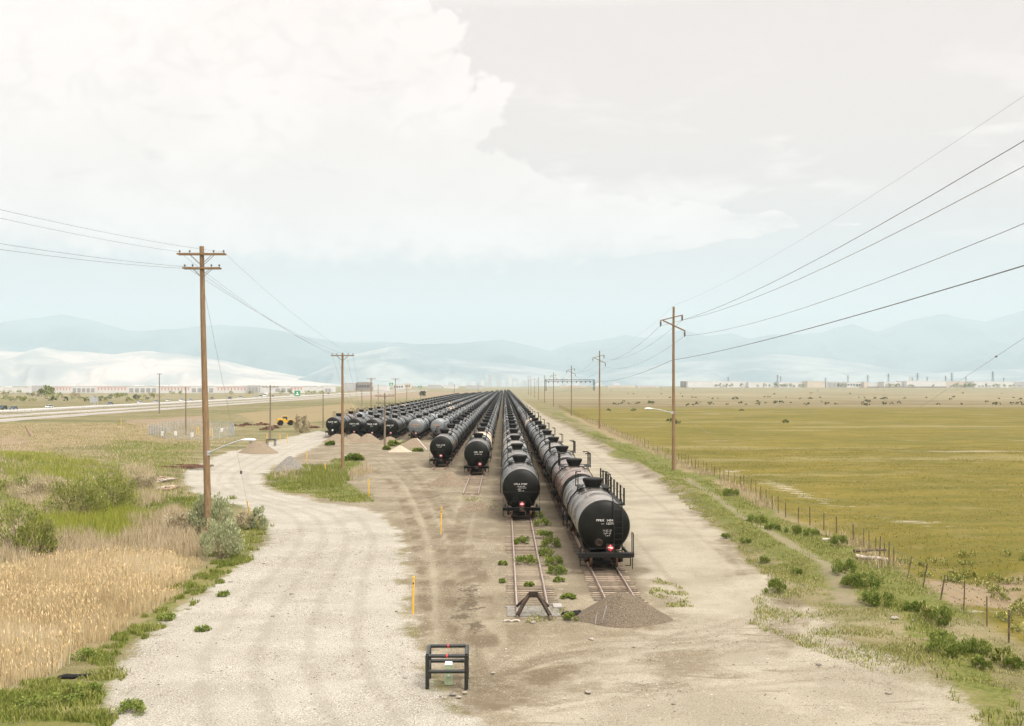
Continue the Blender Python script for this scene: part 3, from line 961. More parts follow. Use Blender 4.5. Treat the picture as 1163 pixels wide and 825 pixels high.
# bumping post: two bent rails meeting over the track, on the rails of the track they close
bp = thing('bumping_post', 'rusty brown A-shaped bumper closing the overgrown track', 'bumper', (1.38, 49.0, 0.0))
for s_ in (-1, 1):
    m = MB()
    P_ = [(s_ * 0.76, -0.25, 0.20), (s_ * 0.46, 0.25, 0.66), (s_ * 0.20, 0.55, 1.0), (s_ * 0.12, 0.62, 1.06)]
    for a, b in zip(P_[:-1], P_[1:]):
        m.bar(a, b, 0.15, 0.12)
    m.build('leg', M['steel_brown'], bp)
    m = MB()
    m.bar((s_ * 0.76, 1.7, 0.22), (s_ * 0.15, 0.72, 0.98), 0.10, 0.09)
    m.build('rear_brace', M['steel_brown'], bp)
m = MB(); m.box((0, 0.58, 1.02), (0.42, 0.20, 0.26)); m.box((0, 0.46, 1.0), (0.28, 0.06, 0.18))
m.build('buffer_block', M['steel_brown'], bp)
m = MB(); m.box((0.02, 50.55, 0.015), (2.5, 2.3, 0.05)); tag(m.build('concrete_pad', M['mound_grey'], loc=(1.38, 0, 0)), 'thin grey ballast pad under the A-shaped bumper', 'pad')
m = MB(); m.box((0, 0, 0.06), (0.42, 0.9, 0.09)); tag(m.build('concrete_block', M['concrete'], loc=(2.62, 51.5, 0.01)), 'pale concrete block beside the rail at the bumper', 'block')


# ================================================================== TANK CARS
TR, TZ, HL = 1.53, 2.47 + RT, 7.85            # tank radius, axis height, half length of the straight shell


def tank_profile(nh=9):
    pr = []
    for i in range(nh + 1):
        a = math.pi / 2 * i / nh
        pr.append((max(TR * math.sin(a), 0.02), -HL - 0.52 * math.cos(a)))
    for yy in (-5.2, -2.6, 0.0, 2.6, 5.2):
        pr += [(TR, yy - 0.03), (TR + 0.008, yy - 0.02), (TR + 0.008, yy + 0.02), (TR, yy + 0.03)]
    pr += [(r, -t) for (r, t) in pr[:nh + 1][::-1]]
    return pr


def tank_mb(seg=40, nh=9):
    m = MB()
    pr = tank_profile(nh)
    k = len(pr) - 1
    mis = [1 if (i < nh or i >= k - nh) else 0 for i in range(k)]
    m.lathe(pr, (0, 0, TZ), 'y', seg, mis)
    return m


def manway_mb(seg=20):
    m = MB()
    m.lathe([(0.46, -0.06), (0.50, 0.08), (0.66, 0.40), (0.68, 0.52), (0.66, 0.54)], (0, 0, TZ + TR), 'z', seg)
    m.lathe([(0.14, -0.05), (0.14, 0.30), (0.10, 0.36)], (-0.05, 1.05, TZ + TR), 'z', 10)
    return m


def lid_mb(seg=20):
    m = MB()
    m.lathe([(0.64, 0.0), (0.62, 0.05), (0.2, 0.10), (0.02, 0.11)], (0, 0, TZ + TR + 0.54), 'z', seg)
    m.box((0.0, 0.68, TZ + TR + 0.5), (0.5, 0.12, 0.12))
    return m


def platform_mb(big=False):
    m = MB()
    z = TZ + TR + 0.02
    hx, hy = (1.05, 1.15) if not big else (1.25, 1.3)
    for s_ in (-1, 1):
        m.box((s_ * (hx - 0.2), 0, z), (0.42, 2 * hy, 0.05))
        m.box((0, s_ * (hy - 0.14), z + 0.003), (2 * hx - 0.84, 0.26, 0.05))
        m.bar((s_ * (hx - .2), -hy + .2, z), (s_ * (hx - .05), -hy + .2, TZ + 1.15), 0.07, 0.07)
        m.bar((s_ * (hx - .2), hy - .2, z), (s_ * (hx - .05), hy - .2, TZ + 1.15), 0.07, 0.07)
    return m


def railing_mb(side, big=False):
    m = MB()
    z = TZ + TR + 0.03
    hx, hy = (1.05, 1.15) if not big else (1.25, 1.3)
    h = 0.88 if not big else 1.05
    r = 0.032 if not big else 0.045
    x = side * hx
    for y in ((-hy, hy) if not big else (-hy, 0, hy)):
        m.path([(x, y, z - 0.1), (x, y, z + h)], r, 6)
    m.path([(x * 0.66, -hy, z + h), (x, -hy, z + h), (x, hy, z + h), (x * 0.66, hy, z + h)], r, 6)
    m.path([(x, -hy, z + h * 0.52), (x, hy, z + h * 0.52)], r * 0.8, 6)
    return m


def side_ladder_mb(side):
    m = MB()
    def at(z): return side * (math.sqrt(max(TR ** 2 - (z - TZ) ** 2, 0.0)) + 0.16) if z > TZ else side * (TR + 0.16)
    zs = [TZ + 1.45, TZ + 1.2, TZ + 0.8, TZ + 0.3, TZ - 0.3, TZ - 1.2]
    for dy in (-0.22, 0.22):
        m.path([(at(z), dy, z) for z in zs], 0.028, 5)
    z = TZ + 1.3
    while z > TZ - 1.2:
        m.bar((at(z), -0.22, z), (at(z), 0.22, z), 0.03, 0.03); z -= 0.36
    return m


def underframe_mb():
    m = MB()
    zb = TZ - TR
    for e in (-1, 1):
        m.box((0, e * 6.9, zb - 0.16), (0.66, 3.6, 0.34))
        m.prism([(-1.25, zb + 0.55), (-1.05, zb - 0.02), (-0.3, zb - 0.1), (0.3, zb - 0.1), (1.05, zb - 0.02), (1.25, zb + 0.55), (0.6, zb + 0.1), (0, zb + 0.02), (-0.6, zb + 0.1)], 'y', e * 6.6 - 0.2, e * 6.6 + 0.2)
        m.box((0, e * 8.62, zb - 0.10), (3.0, 0.14, 0.24))
        for s_ in (-1, 1):
            m.bar((s_ * 1.40, e * 8.6, zb - .1), (s_ * 1.25, e * 6.6, zb + .05), 0.10, 0.16)
    m.path([(-0.55, -5.4, zb - 0.12), (-0.55, 5.4, zb - 0.12)], 0.05, 6)
    m.lathe([(0.19, -0.42), (0.19, -0.05), (0.3, 0.06)], (0, 0.2, zb), 'z', 10)
    m.lathe([(0.26, -0.45), (0.26, 0.45)], (0.62, -3.2, zb - 0.12), 'y', 10)
    m.box((-0.65, 2.6, zb - 0.15), (0.4, 0.7, 0.35))
    return m


def side_frame_mb(s_):
    m = MB()
    z = RT
    x0 = s_ * 1.0
    poly = [(-1.15, z + .50), (-1.10, z + .64), (-0.62, z + .72), (0.62, z + .72), (1.10, z + .64), (1.15, z + .50), (0.74, z + .42), (0.42, z + .18), (-0.42, z + .18), (-0.74, z + .42)]
    m.prism(poly, 'x', x0 - 0.07, x0 + 0.07)
    for dy in (-0.89, 0.89):
        m.lathe([(0.13, -0.09), (0.15, 0.09)], (x0 + s_ * 0.05, dy, z + .44), 'x', 10)
    for dy in (-0.2, 0, 0.2):
        m.lathe([(0.075, 0.0), (0.075, 0.28)], (x0, dy, z + .32), 'z', 8)
    return m


def wheel_mb(dy, s_):
    m = MB()
    m.lathe([(0.10, -0.10), (0.36, -0.06), (0.45, -0.07), (0.45, -0.04), (0.42, -0.03), (0.415, 0.07), (0.35, 0.07), (0.30, 0.02), (0.12, 0.06)] if s_ > 0 else
            [(0.12, -0.06), (0.30, -0.02), (0.35, -0.07), (0.415, -0.07), (0.42, 0.03), (0.45, 0.04), (0.45, 0.07), (0.36, 0.06), (0.10, 0.10)], (s_ * 0.755, dy, RT + .42), 'x', 24)
    return m


def bolster_mb():
    m = MB()
    m.box((0, 0, RT + .60), (2.0, 0.34, 0.26))
    m.box((0, 0.42, RT + .36), (1.1, 0.5, 0.34)); m.box((0, -0.42, RT + .36), (1.1, 0.5, 0.34)); m.box((0, 0, RT + .86), (1.5, 1.2, 0.2))
    for dy in (-1.22, 1.22):
        m.bar((-0.74, dy, RT + .34), (0.74, dy, RT + .34), 0.10, 0.20)
    for dy in (-0.89, 0.89):
        m.path([(-0.9, dy, RT + .42), (0.9, dy, RT + .42)], 0.08, 8)
        m.bar((-0.6, dy * 0.55, RT + .40), (0.6, dy * 0.55, RT + .40), 0.1, 0.12)
    return m


def coupler_mb(e):
    m = MB()
    z = RT + 0.86
    m.box((0, e * 8.72, z), (0.36, 0.35, 0.36))
    m.box((0, e * 8.95, z), (0.20, 0.30, 0.22))
    m.box((0.06, e * 9.12, z), (0.34, 0.16, 0.30), top=0.85)
    m.bar((-1.35, e * 8.74, z + 0.02), (0.0, e * 8.80, z + 0.20), 0.035, 0.035)
    m.path([(0.25, e * 8.7, z - 0.05), (0.32, e * 8.95, z - 0.2), (0.3, e * 9.05, z - 0.42)], 0.03, 6)
    return m


def end_sill_mb(e):
    m = MB()
    zb = TZ - TR
    m.box((0, e * 8.74, zb + 0.03), (3.02, 0.30, 0.05))
    for s_ in (-1, 1):
        m.bar((s_ * 1.46, e * 8.70, zb - 0.05), (s_ * 1.46, e * 8.70, zb - 0.65), 0.06, 0.04)
        m.bar((s_ * 1.46, e * 8.70, zb - 0.65), (s_ * 1.16, e * 8.70, zb - 0.65), 0.06, 0.04)
    return m


def end_rail_mb(e):
    m = MB()
    zb = TZ - TR
    y = e * 8.72
    m.path([(-1.46, y, zb + 0.0), (-1.46, y, TZ - 0.25), (1.46, y, TZ - 0.25), (1.46, y, zb)], 0.024, 6)
    for s_ in (-1, 1):
        m.path([(s_ * 0.16, y + e * .02, TZ - 0.30), (s_ * 1.15, y + e * .02, zb + 0.06)], 0.024, 6)
    return m


def head_y(x, z, e=-1):
    r2 = (x * x + (z - TZ) ** 2) / (TR * TR)
    return e * (HL + 0.52 * math.sqrt(max(0.0, 1 - min(r2, 1.0))))


def placard_mb(x, z, s_=0.20, white=False):
    """diamond hazard placard in its holder, standing clear of the tank head"""
    m = MB()
    y = -8.60
    m.box((x, y + 0.03, z), (s_ * 2.5, 0.02, s_ * 2.3), 2)
    a = s_ * 1.08
    m.prism([(x, z - a), (x + a, z), (x, z + a), (x - a, z)], 'y', y - 0.004, y + 0.015, 1 if white else 0)
    b = s_ * 0.5
    m.box((x, y - 0.010, z), (s_ * 1.3, 0.012, s_ * 0.46), 1)
    m.prism([(x - b * .35, z + s_ * .42), (x + b * .35, z + s_ * .42), (x, z + s_ * .82)], 'y', y - 0.014, y - 0.006, 1)
    return m


def text_polys(body, size):
    cu = bpy.data.curves.new('lettering', 'FONT')
    cu.body = body; cu.size = size; cu.align_x = 'CENTER'; cu.resolution_u = 2
    cu.space_character = 1.1
    o = bpy.data.objects.new('lettering', cu)
    me = o.to_mesh()
    v = [tuple(p.co) for p in me.vertices]
    f = [tuple(p.vertices) for p in me.polygons]
    o.to_mesh_clear()
    bpy.data.objects.remove(o); bpy.data.curves.remove(cu)
    return v, f


def lettering_mb(lines, x, z):
    """lines: (text, size, dx, dz); painted on the near head, following its curve"""
    m = MB()
    for (tx, sz, ddx, ddz) in lines:
        v, f = text_polys(tx, sz)
        vv = []
        for p in v:
            X_, Z_ = x + ddx + p[0], z + ddz + p[1]
            vv.append((X_, head_y(X_, Z_) - 0.012, Z_))
        m.add(vv, f)
    return m


def words_of(m, size):
    """a painted line of text as one mesh per word"""
    fs = sorted(m.F, key=lambda f: min(m.V[i][0] for i in f))
    groups, right = [], -1e9
    for f in fs:
        lo = min(m.V[i][0] for i in f); hi = max(m.V[i][0] for i in f)
        if lo > right + size * 0.22: groups.append([])
        groups[-1].append(f); right = max(right, hi)
    out = []
    for g in groups:
        q = MB(); ids = sorted({i for f in g for i in f}); mp_ = {i: k for k, i in enumerate(ids)}
        q.add([m.V[i] for i in ids], [tuple(mp_[i] for i in f) for f in g])
        out.append(q)
    return out


def head_ladder_mb():
    m = MB()
    for xx in (0.52, 1.02):
        pts = []
        for z in np.linspace(TZ + 1.40, TZ - 1.5, 9):
            pts.append((xx, min(head_y(xx, float(z)) - 0.16, -8.2), float(z)))
        pts = [(xx, -7.6, TZ + 1.62)] + pts
        m.path(pts, 0.036, 6)
    for z in np.linspace(TZ + 1.30, TZ - 1.4, 9):
        y = min(head_y(0.77, float(z)) - 0.16, -8.2)
        m.bar((0.52, y, float(z)), (1.02, y, float(z)), 0.045, 0.04)
    return m


def side_walk_mb():
    """running board along the right shoulder with a row of stanchions"""
    m = MB()
    x, z = 1.08, TZ + 1.20
    m.box((x - 0.05, -0.2, z), (0.40, 15.0, 0.06))
    for k in range(9):
        y = -7.6 + k * 1.86
        m.box((x + 0.12, y, z + 0.50), (0.10, 0.08, 1.0))
    m.bar((x + 0.12, -7.6, z + 0.96), (x + 0.12, 7.3, z + 0.96), 0.018, 0.018)
    m.bar((x + 0.12, -7.6, z + 0.50), (x + 0.12, 7.3, z + 0.50), 0.018, 0.018)
    return m


def end_porch_mb():
    m = MB()
    zb = TZ - TR
    m.box((0, -8.95, zb + 0.06), (3.2, 0.62, 0.10))
    m.box((0, -9.25, zb + 0.02), (3.2, 0.06, 0.22))
    m.path([(1.56, -9.2, zb + 0.05), (1.56, -9.2, zb + 1.25), (1.56, -8.5, zb + 1.25), (1.56, -8.5, zb + 0.05)], 0.032, 6)
    m.path([(1.50, -9.25, zb + 0.05), (1.50, -9.25, zb - 0.75)], 0.03, 6)
    m.path([(-1.5, -9.25, zb + 0.05), (-1.5, -9.25, zb + 0.45), (-1.2, -9.25, zb + .45), (-1.2, -9.25, zb + .05)], 0.025, 6)
    m.path([(-1.1, -9.25, zb + 0.42), (0.2, -9.25, zb + 0.42), (0.2, -9.25, zb + .1)], 0.02, 6)
    return m


def handbrake_mb(x, z):
    m = MB()
    y = -8.66
    n = 14
    m.path([(x + 0.2 * math.cos(2 * math.pi * k / n), y, z + 0.2 * math.sin(2 * math.pi * k / n)) for k in range(n + 1)], 0.024, 5)
    for k in range(3):
        a = 2 * math.pi * k / 3 + .3
        m.bar((x, y, z), (x + .2 * math.cos(a), y, z + .2 * math.sin(a)), 0.025, 0.02)
    m.box((x, y + 0.14, z), (0.24, 0.18, 0.34))
    return m


def opening_mb(x, z):
    m = MB()
    y = head_y(x, z)
    m.lathe([(0.24, 0.08), (0.24, -0.07), (0.20, -0.09), (0.12, -0.09), (0.10, -0.02)], (x, y, z), 'y', 16)
    for k in range(8):
        a = 2 * math.pi * k / 8
        m.box((x + .19 * math.cos(a), y - 0.1, z + .19 * math.sin(a)), (0.045, 0.05, 0.045))
    return m


PROTO = {}


def proto(key, mk, mats, smooth=None):
    if key not in PROTO:
        PROTO[key] = mk().mesh(key.split('#')[0], mats, smooth)
    return PROTO[key]


def part(name, me, parent, loc=None):
    o = bpy.data.objects.new(name, me)
    o.parent = parent
    if loc: o.location = loc
    COL.objects.link(o)
    return o


SD, ST = M['steel_dark'], [M['shell'], M['head']]
TINTS = {'black': (0.013, 0.0118, 0.0095), 'grey': (0.16, 0.175, 0.18), 'grey_brown': (0.15, 0.135, 0.118), 'rust': (0.085, 0.052, 0.036),
         'cream': (0.46, 0.36, 0.26), 'tan': (0.30, 0.235, 0.175), 'dull': (0.034, 0.032, 0.028)}


def car_detail(loc, label, tint, level, opts):
    t = thing('tank_car', label, 'tank car', loc, 0, 'tank cars parked in ten rows')
    tk = part('tank', proto('tank#%d' % (level == 3), lambda: tank_mb(48 if level == 3 else 28, 9 if level == 3 else 6), ST, 40), t)
    tk.color = TINTS[tint] + (1,)
    if opts.get('greyhead'):
        tk.data = tk.data.copy(); tk.data.materials[1] = M['shell']
    mw = part('manway', proto('manway', manway_mb, SD, 40), t)
    part('lid', proto('lid', lid_mb, SD, 40), mw)
    big = bool(opts.get('big'))
    pf = part('top_platform', proto('platform#%d' % big, lambda: platform_mb(big), SD), t)
    for s_ in (-1, 1):
        part('railing', proto('railing#%d%d' % (s_, big), lambda: railing_mb(s_, big), SD), pf)
        if level >= 2: part('side_ladder', proto('side_ladder#%d' % s_, lambda: side_ladder_mb(s_), SD), t)
    part('underframe', proto('underframe', underframe_mb, SD), t)
    for e in (-1, 1):
        b = part('bogie', proto('bogie', bolster_mb, SD), t, (0, e * 6.6, 0))
        for s_ in (-1, 1):
            part('side_frame', proto('side_frame#%d' % s_, lambda: side_frame_mb(s_), M['steel_brown']), b)
            for dy in (-0.89, 0.89):
                if level == 3 or dy * e > 0:
                    part('wheel', proto('wheel#%d%d' % (s_, dy > 0), lambda: wheel_mb(dy, s_), M['rust'], 30), b)
    if level < 3: return t
    for e in (-1, 1):
        part('coupler', proto('coupler#%d' % e, lambda: coupler_mb(e), M['steel_brown']), t)
        part('end_platform', proto('end_sill#%d' % e, lambda: end_sill_mb(e), SD), t)
        if not opts.get('porch') or e > 0:
            part('end_handrail', proto('end_rail#%d' % e, lambda: end_rail_mb(e), SD), t)
    if opts.get('porch'):
        end_porch_mb().build('end_porch', SD, t)
        head_ladder_mb().build('head_ladder', SD, t)
        side_walk_mb().build('side_walkway', SD, t)
        m = MB()
        m.path([(-TR * 0.985, head_y(TR * .985, TZ - .12) - .05, TZ - .12), (0, head_y(0, TZ - .12) - .03, TZ - .12), (0.5, head_y(.5, TZ - .12) - .03, TZ - .12)], 0.02, 5)
        m.build('head_grab_rail', SD, t)
        opening_mb(-0.34, TZ - 0.92).build('head_fitting', M['steel_brown'], t)
    else:
        handbrake_mb(-0.45, TZ - 0.85).build('handbrake_wheel', SD, t)
    if opts.get('text'):
        for ln_ in opts['text']:
            for wd_ in words_of(lettering_mb([ln_], opts.get('tx', 0.0), TZ + opts.get('tz', 0.25)), ln_[1]):
                wd_.build('lettering', M[opts.get('ink', 'letter')], t)
    placard_mb(opts.get('px', 0.05), TZ + opts.get('pz', -1.20), 0.20, bool(opts.get('whiteplac'))).build('hazard_placard', [M['white'] if opts.get('whiteplac') else M['red'], M['white'], M['blackpipe']], t)
    return t


def far_car_mesh(seg=18):
    m = tank_mb(seg, 4)
    nb_ = len(m.F)
    m2 = MB()
    m2.lathe([(0.46, -0.06), (0.50, 0.08), (0.67, 0.42), (0.67, 0.56), (0.1, 0.64)], (0, 0, TZ + TR), 'z', 10)
    z = TZ + TR + 0.02
    for s_ in (-1, 1):
        m2.box((s_ * 0.85, 0, z), (0.42, 2.3, 0.05))
        for y in (-1.15, 1.15): m2.bar((s_ * 1.05, y, z), (s_ * 1.05, y, z + .88), .075, .075)
        m2.bar((s_ * 1.05, -1.15, z + .88), (s_ * 1.05, 1.15, z + .88), .075, .075)
        m2.bar((s_ * (TR + .12), 0, TZ - 1.1), (s_ * (TR + .12), 0, TZ + 0.2), .3, .06)
        m2.bar((s_ * (TR + .12), 0, TZ + 0.2), (s_ * 1.05, 0, z), .3, .06)
    zb = TZ - TR
    for e in (-1, 1):
        m2.box((0, e * 6.9, zb - .16), (.66, 3.6, .34))
        m2.box((0, e * 8.62, zb - .1), (3.0, .14, .24))
        m2.box((0, e * 6.6, zb + .1), (2.3, .4, .5))
        m2.box((0, e * 6.6, RT + .55), (2.1, 2.2, .4))
        for dy in (-.89, .89):
            m2.lathe([(.42, -.8), (.42, .8)], (0, e * 6.6 + dy, RT + .42), 'x', 10)
        m2.box((0, e * 8.95, RT + .86), (.3, .4, .3))
    m.add(m2.V, m2.F, 2)
    return m


FARME = far_car_mesh().mesh('tank_car', [M['shell'], M['head'], SD], 40)

SPECIAL = {
    (9, 0): ('grey_brown', dict(porch=1, tx=0.12, tz=0.20, px=0.30, pz=-1.18,
             text=[('PPRX  1404', .185, -.12, .12), ('—  12578', .17, .04, -.06), ('LD LMT  263', .085, .03, -.42), ('LT WT  74', .085, .03, -.52), ('CAPY  LBS', .085, .03, -.62), ('3 18 96', .085, .05, -.74)]),
             'weathered grey-brown tank car nearest the camera, with a stanchioned walkway along its top'),
    (9, 1): ('rust', dict(big=1), 'rust-topped tank car with a large square railing, second in the row beside the service road'),
    (9, 8): ('cream', dict(big=1), 'pale cream tank car far up the row beside the service road'),
    (8, 0): ('black', dict(tx=-0.02, tz=0.22, px=0.05, pz=-1.22, text=[('UTLX 37307', .185, -.03, .06), ('LD LMT 1994', .10, 0, -.10), ('LT WT 68 50', .10, .1, -.22), ('CAPY', .10, -.15, -.33), ('NEW 6 79', .10, .0, -.45)]),
             'glossy black tank car with stacked white lettering facing the A-shaped bumper'),
    (7, 0): ('black', dict(tx=0.22, tz=0.05, px=0.42, pz=-1.22, text=[('CBL  907', .25, 0, .06), ('LD LMT 2021', .15, 0, -.16)]),
             'black tank car with off-centre placard, in front of a rust-stained cream car'),
    (7, 1): ('cream', dict(), 'cream and orange rust-stained tank car directly behind a black one'),
    (6, 0): ('dull', dict(tx=-0.05, tz=0.22, px=0.0, pz=-1.05, text=[('TILX 36728', .22, 0, .04), ('LD LMT', .15, -.1, -.18)]),
             'dull black tank car standing behind the low dirt heap'),
    (5, 0): ('grey', dict(greyhead=1, ink='letter_orange', tx=-.2, tz=.1, text=[('PROX', .45, 0, .1), ('4 1 2', .25, 0, -.25)]), 'grey tank car with orange lettering half hidden by a black car to its right'),
    (4, 0): ('grey', dict(greyhead=1, ink='letter_orange', tx=0, tz=.2, text=[('PROCX', .42, 0, .12), ('TX 7', .3, 0, -.28)]), 'light grey tank car with orange lettering and red placard'),
    (3, 0): ('dull', dict(text=[('PFX 27', .42, -.1, .0), ('8', .3, 0, -.4)], tz=.1), 'dull black tank car behind the short pole with two crossarms'),
    (2, 0): ('black', dict(text=[('TAEX 4189', .40, 0, .12), ('LD 2', .26, 0, -.22)], px=.1), 'black tank car third from the left end of the front row of tanks'),
    (1, 0): ('black', dict(text=[('CBTX 298', .40, 0, .12), ('LT 71', .26, 0, -.22)], tz=.15), 'black tank car second from the left, behind a brown gravel heap'),
    (0, 0): ('black', dict(text=[('NATX 307', .40, 0, .12), ('LT', .26, 0, -.22)], whiteplac=1), 'black tank car with a white placard at the left end of the front row'),
}
cars = []
for ti, (x, yc, yend, y0, words) in enumerate(ROWS):
    k = 0
    while yc + k * PITCH + 9.2 < yend:
        cars.append((yc + k * PITCH, ti, k, x, words)); k += 1
cars.sort()
rr_ = random.Random(5)
rest = []
for i, (y, ti, k, x, words) in enumerate(cars):
    sp = SPECIAL.get((ti, k))
    if sp: tint, opts, label = sp
    else:
        q = rr_.random()
        tint = 'black' if q < .70 else ('dull' if q < .86 else ('grey' if q < .91 else ('grey_brown' if q < .96 else ('rust' if q < .985 else 'tan'))))
        if ti == 9 and k in (2, 3, 4): tint = 'grey_brown' if k == 3 else 'dull'
        if ti == 4 and k in (6, 7, 11): tint = 'cream' if k == 6 else 'tan'
        opts = dict(big=1) if (ti == 9 and k == 2) else {}
        look = {'black': 'black', 'dull': 'dull black', 'grey': 'grey', 'grey_brown': 'weathered', 'rust': 'rusty brown', 'tan': 'pale tan', 'cream': 'cream'}[tint]
        label = '%s tank car, %s from near end of the %s' % (look, nth(k), words)
    loc = (x, y, 0)
    if i >= 300:
        rest.append((x, y)); continue
    if k == 0: car_detail(loc, label, tint, 3, opts)
    elif i < 62: car_detail(loc, label, tint, 2 if ti > 5 else 1, opts)
    else:
        o = bpy.data.objects.new('tank_car', FARME)
        o.location = loc; o.color = TINTS[tint] + (1,)
        COL.objects.link(o)
        tag(o, label, 'tank car', 'tank cars parked in ten rows')
# the far tail of every row, one mass
fv = np.empty(len(FARME.vertices) * 3, np.float32)
small = far_car_mesh(10)
sv = np.array(small.V); stri = []
smi = []
for f, mi in zip(small.F, small.M):
    for j in range(1, len(f) - 1):
        stri.append((f[0], f[j], f[j + 1])); smi.append(mi)
stri = np.array(stri); smi = np.array(smi)
VV = np.concatenate([sv + np.array([x, y, 0]) for (x, y) in rest])
TT = np.concatenate([stri + i * len(sv) for i in range(len(rest))])
o = np_mesh('distant_tank_cars', VV, TT, [M['shell'], M['head'], SD])
o.data.polygons.foreach_set('material_index', np.tile(smi, len(rest)).astype(np.int32))
o.color = TINTS['black'] + (1,)
tag(o, 'far tails of the tank car rows merging towards the horizon', 'tank cars', None, 'stuff')


# ================================================================== GRAVEL HEAPS
def heap(px, py, wpx, hpx, material, label, name='gravel_heap', seed=0, depth=0.85, flat=0.0):
    """px,py: foot of the heap nearest the camera; sizes in pixels of the photograph at that distance"""
    x, y = G(px, py)
    k = y / F
    r, h = wpx * k / 2, hpx * k
    ry = r * depth
    m = MB()
    nr, ns = 22, 64
    V, Fc = [], []
    for i in range(nr + 1):
        t = i / nr
        for j in range(ns):
            a = 2 * math.pi * j / ns
            wob = 1 + 0.14 * (vnoise(np.array(3 + 1.3 * math.cos(a) + seed), np.array(3 + 1.3 * math.sin(a)), seed) - 0.5) * 2
            xx, yy = math.cos(a) * r * t * wob, math.sin(a) * ry * t * wob
            tt = max(0.0, t - flat) / (1 - flat)
            zz = h * (max(0.0, 1 - tt) ** 1.08 if tt > 0.12 else 1 - 0.12 * 1.05 - (tt ** 2) * 0.35 + 0.0)
            if tt <= 0.12: zz = h * ((1 - 0.12) ** 1.08 + (0.12 - tt) * 0.45)
            zz += h * 0.07 * (float(fbm(np.array(xx * 1.6 / max(h, .5)), np.array(yy * 1.6 / max(h, .5)), seed + 3)) - 0.5) * (1 - t)
            zz += 0.05 * (float(vnoise(np.array(xx * 7), np.array(yy * 7), seed + 8)) - 0.5) * (1 - t * .6)
            V.append((xx, yy, zz - 0.05 * t - (0.06 if i == nr else 0)))
    for i in range(nr):
        for j in range(ns):
            j2 = (j + 1) % ns
            Fc.append((i * ns + j, (i + 1) * ns + j, (i + 1) * ns + j2, i * ns + j2))
    m.add(V, Fc)
    yc_ = y + ry
    return tag(m.build(name, material, smooth=80, loc=(x, yc_, hz(x, yc_))), label, 'heap', 'heaps of gravel around the yard')


heap(711, 713, 124, 33, M['mound_brown'], 'brown gravel heap burying the end of the track below the nearest tank car', seed=1, depth=0.72, flat=0.10)
heap(509, 553, 48, 17, M['mound_tan'], 'low tan dirt heap in front of a dull black tank car', 'dirt_heap', 2, 0.6, 0.15)
heap(541, 581, 44, 10, M['mound_tan'], 'flat dirt heap at the end of the short exposed rails', 'dirt_heap', 3, 0.6, 0.2)
heap(381, 503, 38, 10, M['mound_tan'], 'leftmost brown heap in front of the black tank cars', seed=4, depth=.7, flat=.1)
heap(400, 502, 36, 9.5, M['mound_tan'], 'second brown heap before the tank cars, with a weed on top', seed=5, depth=.7, flat=.1)
heap(417, 503, 36, 10.5, M['mound_tan'], 'steep brown heap, third from the left before the tank cars', seed=6, depth=.7, flat=.1)
heap(441, 505, 34, 9, M['mound_tan'], 'brown heap behind the short pole with crossarms', seed=7, depth=.7, flat=.1)
heap(470, 509, 44, 11, M['mound_tan'], 'weedy brown heap in front of the light grey tank car', seed=8, depth=.7, flat=.1)
heap(453, 514, 28, 8, M['mound_pale'], 'small pale sand heap beside the short pole', 'sand_heap', 9, .7)
heap(326, 537, 46, 19, M['mound_grey'], 'grey gravel heap at the tip of the green island in the road', seed=10, depth=.75, flat=.05)
heap(288, 516, 50, 15, M['mound_tan'], 'broad tan heap on the left edge of the gravel road', seed=12, depth=.75, flat=.12)
# ================================================================== POLES, LAMPS AND WIRES
def pole(x, y, h, r, label, arms=(), lean=0.0, mt='pole', group='timber utility poles', braces=True, far=False):
    z0 = hz(x, y) - 0.3
    t = thing('utility_pole', label, 'pole', (x, y, z0), 0, group)
    h += 0.3
    n = 2 if far else 9
    m = MB()
    jit = [0.0] + [random.uniform(-.02, .02) for _ in range(n - 1)]
    m.path([(lean * i / (n - 1) + (jit[i] if not far else 0), 0, h * i / (n - 1)) for i in range(n)], [r * (1.25 - 0.5 * i / (n - 1)) for i in range(n)], 8 if far else 14)
    m.build('shaft', M[mt], t, 50)
    for (zt, xa, xb, za, zb, hang) in arms:
        zc = h - zt
        lx = lean * zc / h
        for dy in ((-r * .8 - .05, r * .8 + .05) if not far else (-r,)):
            m = MB()
            m.bar((lx + xa, dy, zc + za), (lx + xb, dy, zc + zb), 0.09, 0.12)
            m.build('crossarm', M[mt], t)
        if braces and not far:
            m = MB()
            for s_ in (xa, xb):
                for dy in (-r - .02, r + .02):
                    m.bar((lx + s_ * .5, dy, zc - .02), (lx, dy, zc - abs(s_) * .48), 0.04, 0.03)
            m.build('brace', M['galv'] if mt != 'pole' else M['polegrey'], t)
        if hang and not far:
            for (ix, iz) in hang:
                m = MB()
                m.lathe([(0.03, 0), (0.03, -.08), (.12, -.1), (.13, -.16), (.07, -.19), (.13, -.24), (.13, -.3), (.07, -.33), (.13, -.38), (.13, -.44), (.07, -.47), (.13, -.52), (.13, -.6), (.05, -.64), (.05, -.78)], (lx + ix, 0, zc + iz), 'z', 10)
                m.build('insulator', M['ceramic'], t)
        elif not far and not hang:
            for ix in (xa * .92, xa * .5, xb * .5, xb * .92):
                m = MB()
                m.lathe([(0.02, 0.05), (0.02, .14), (.06, .15), (.07, .24), (.03, .3)], (lx + ix, 0, zc), 'z', 8)
                m.build('insulator', M['ceramic'], t)
    return t


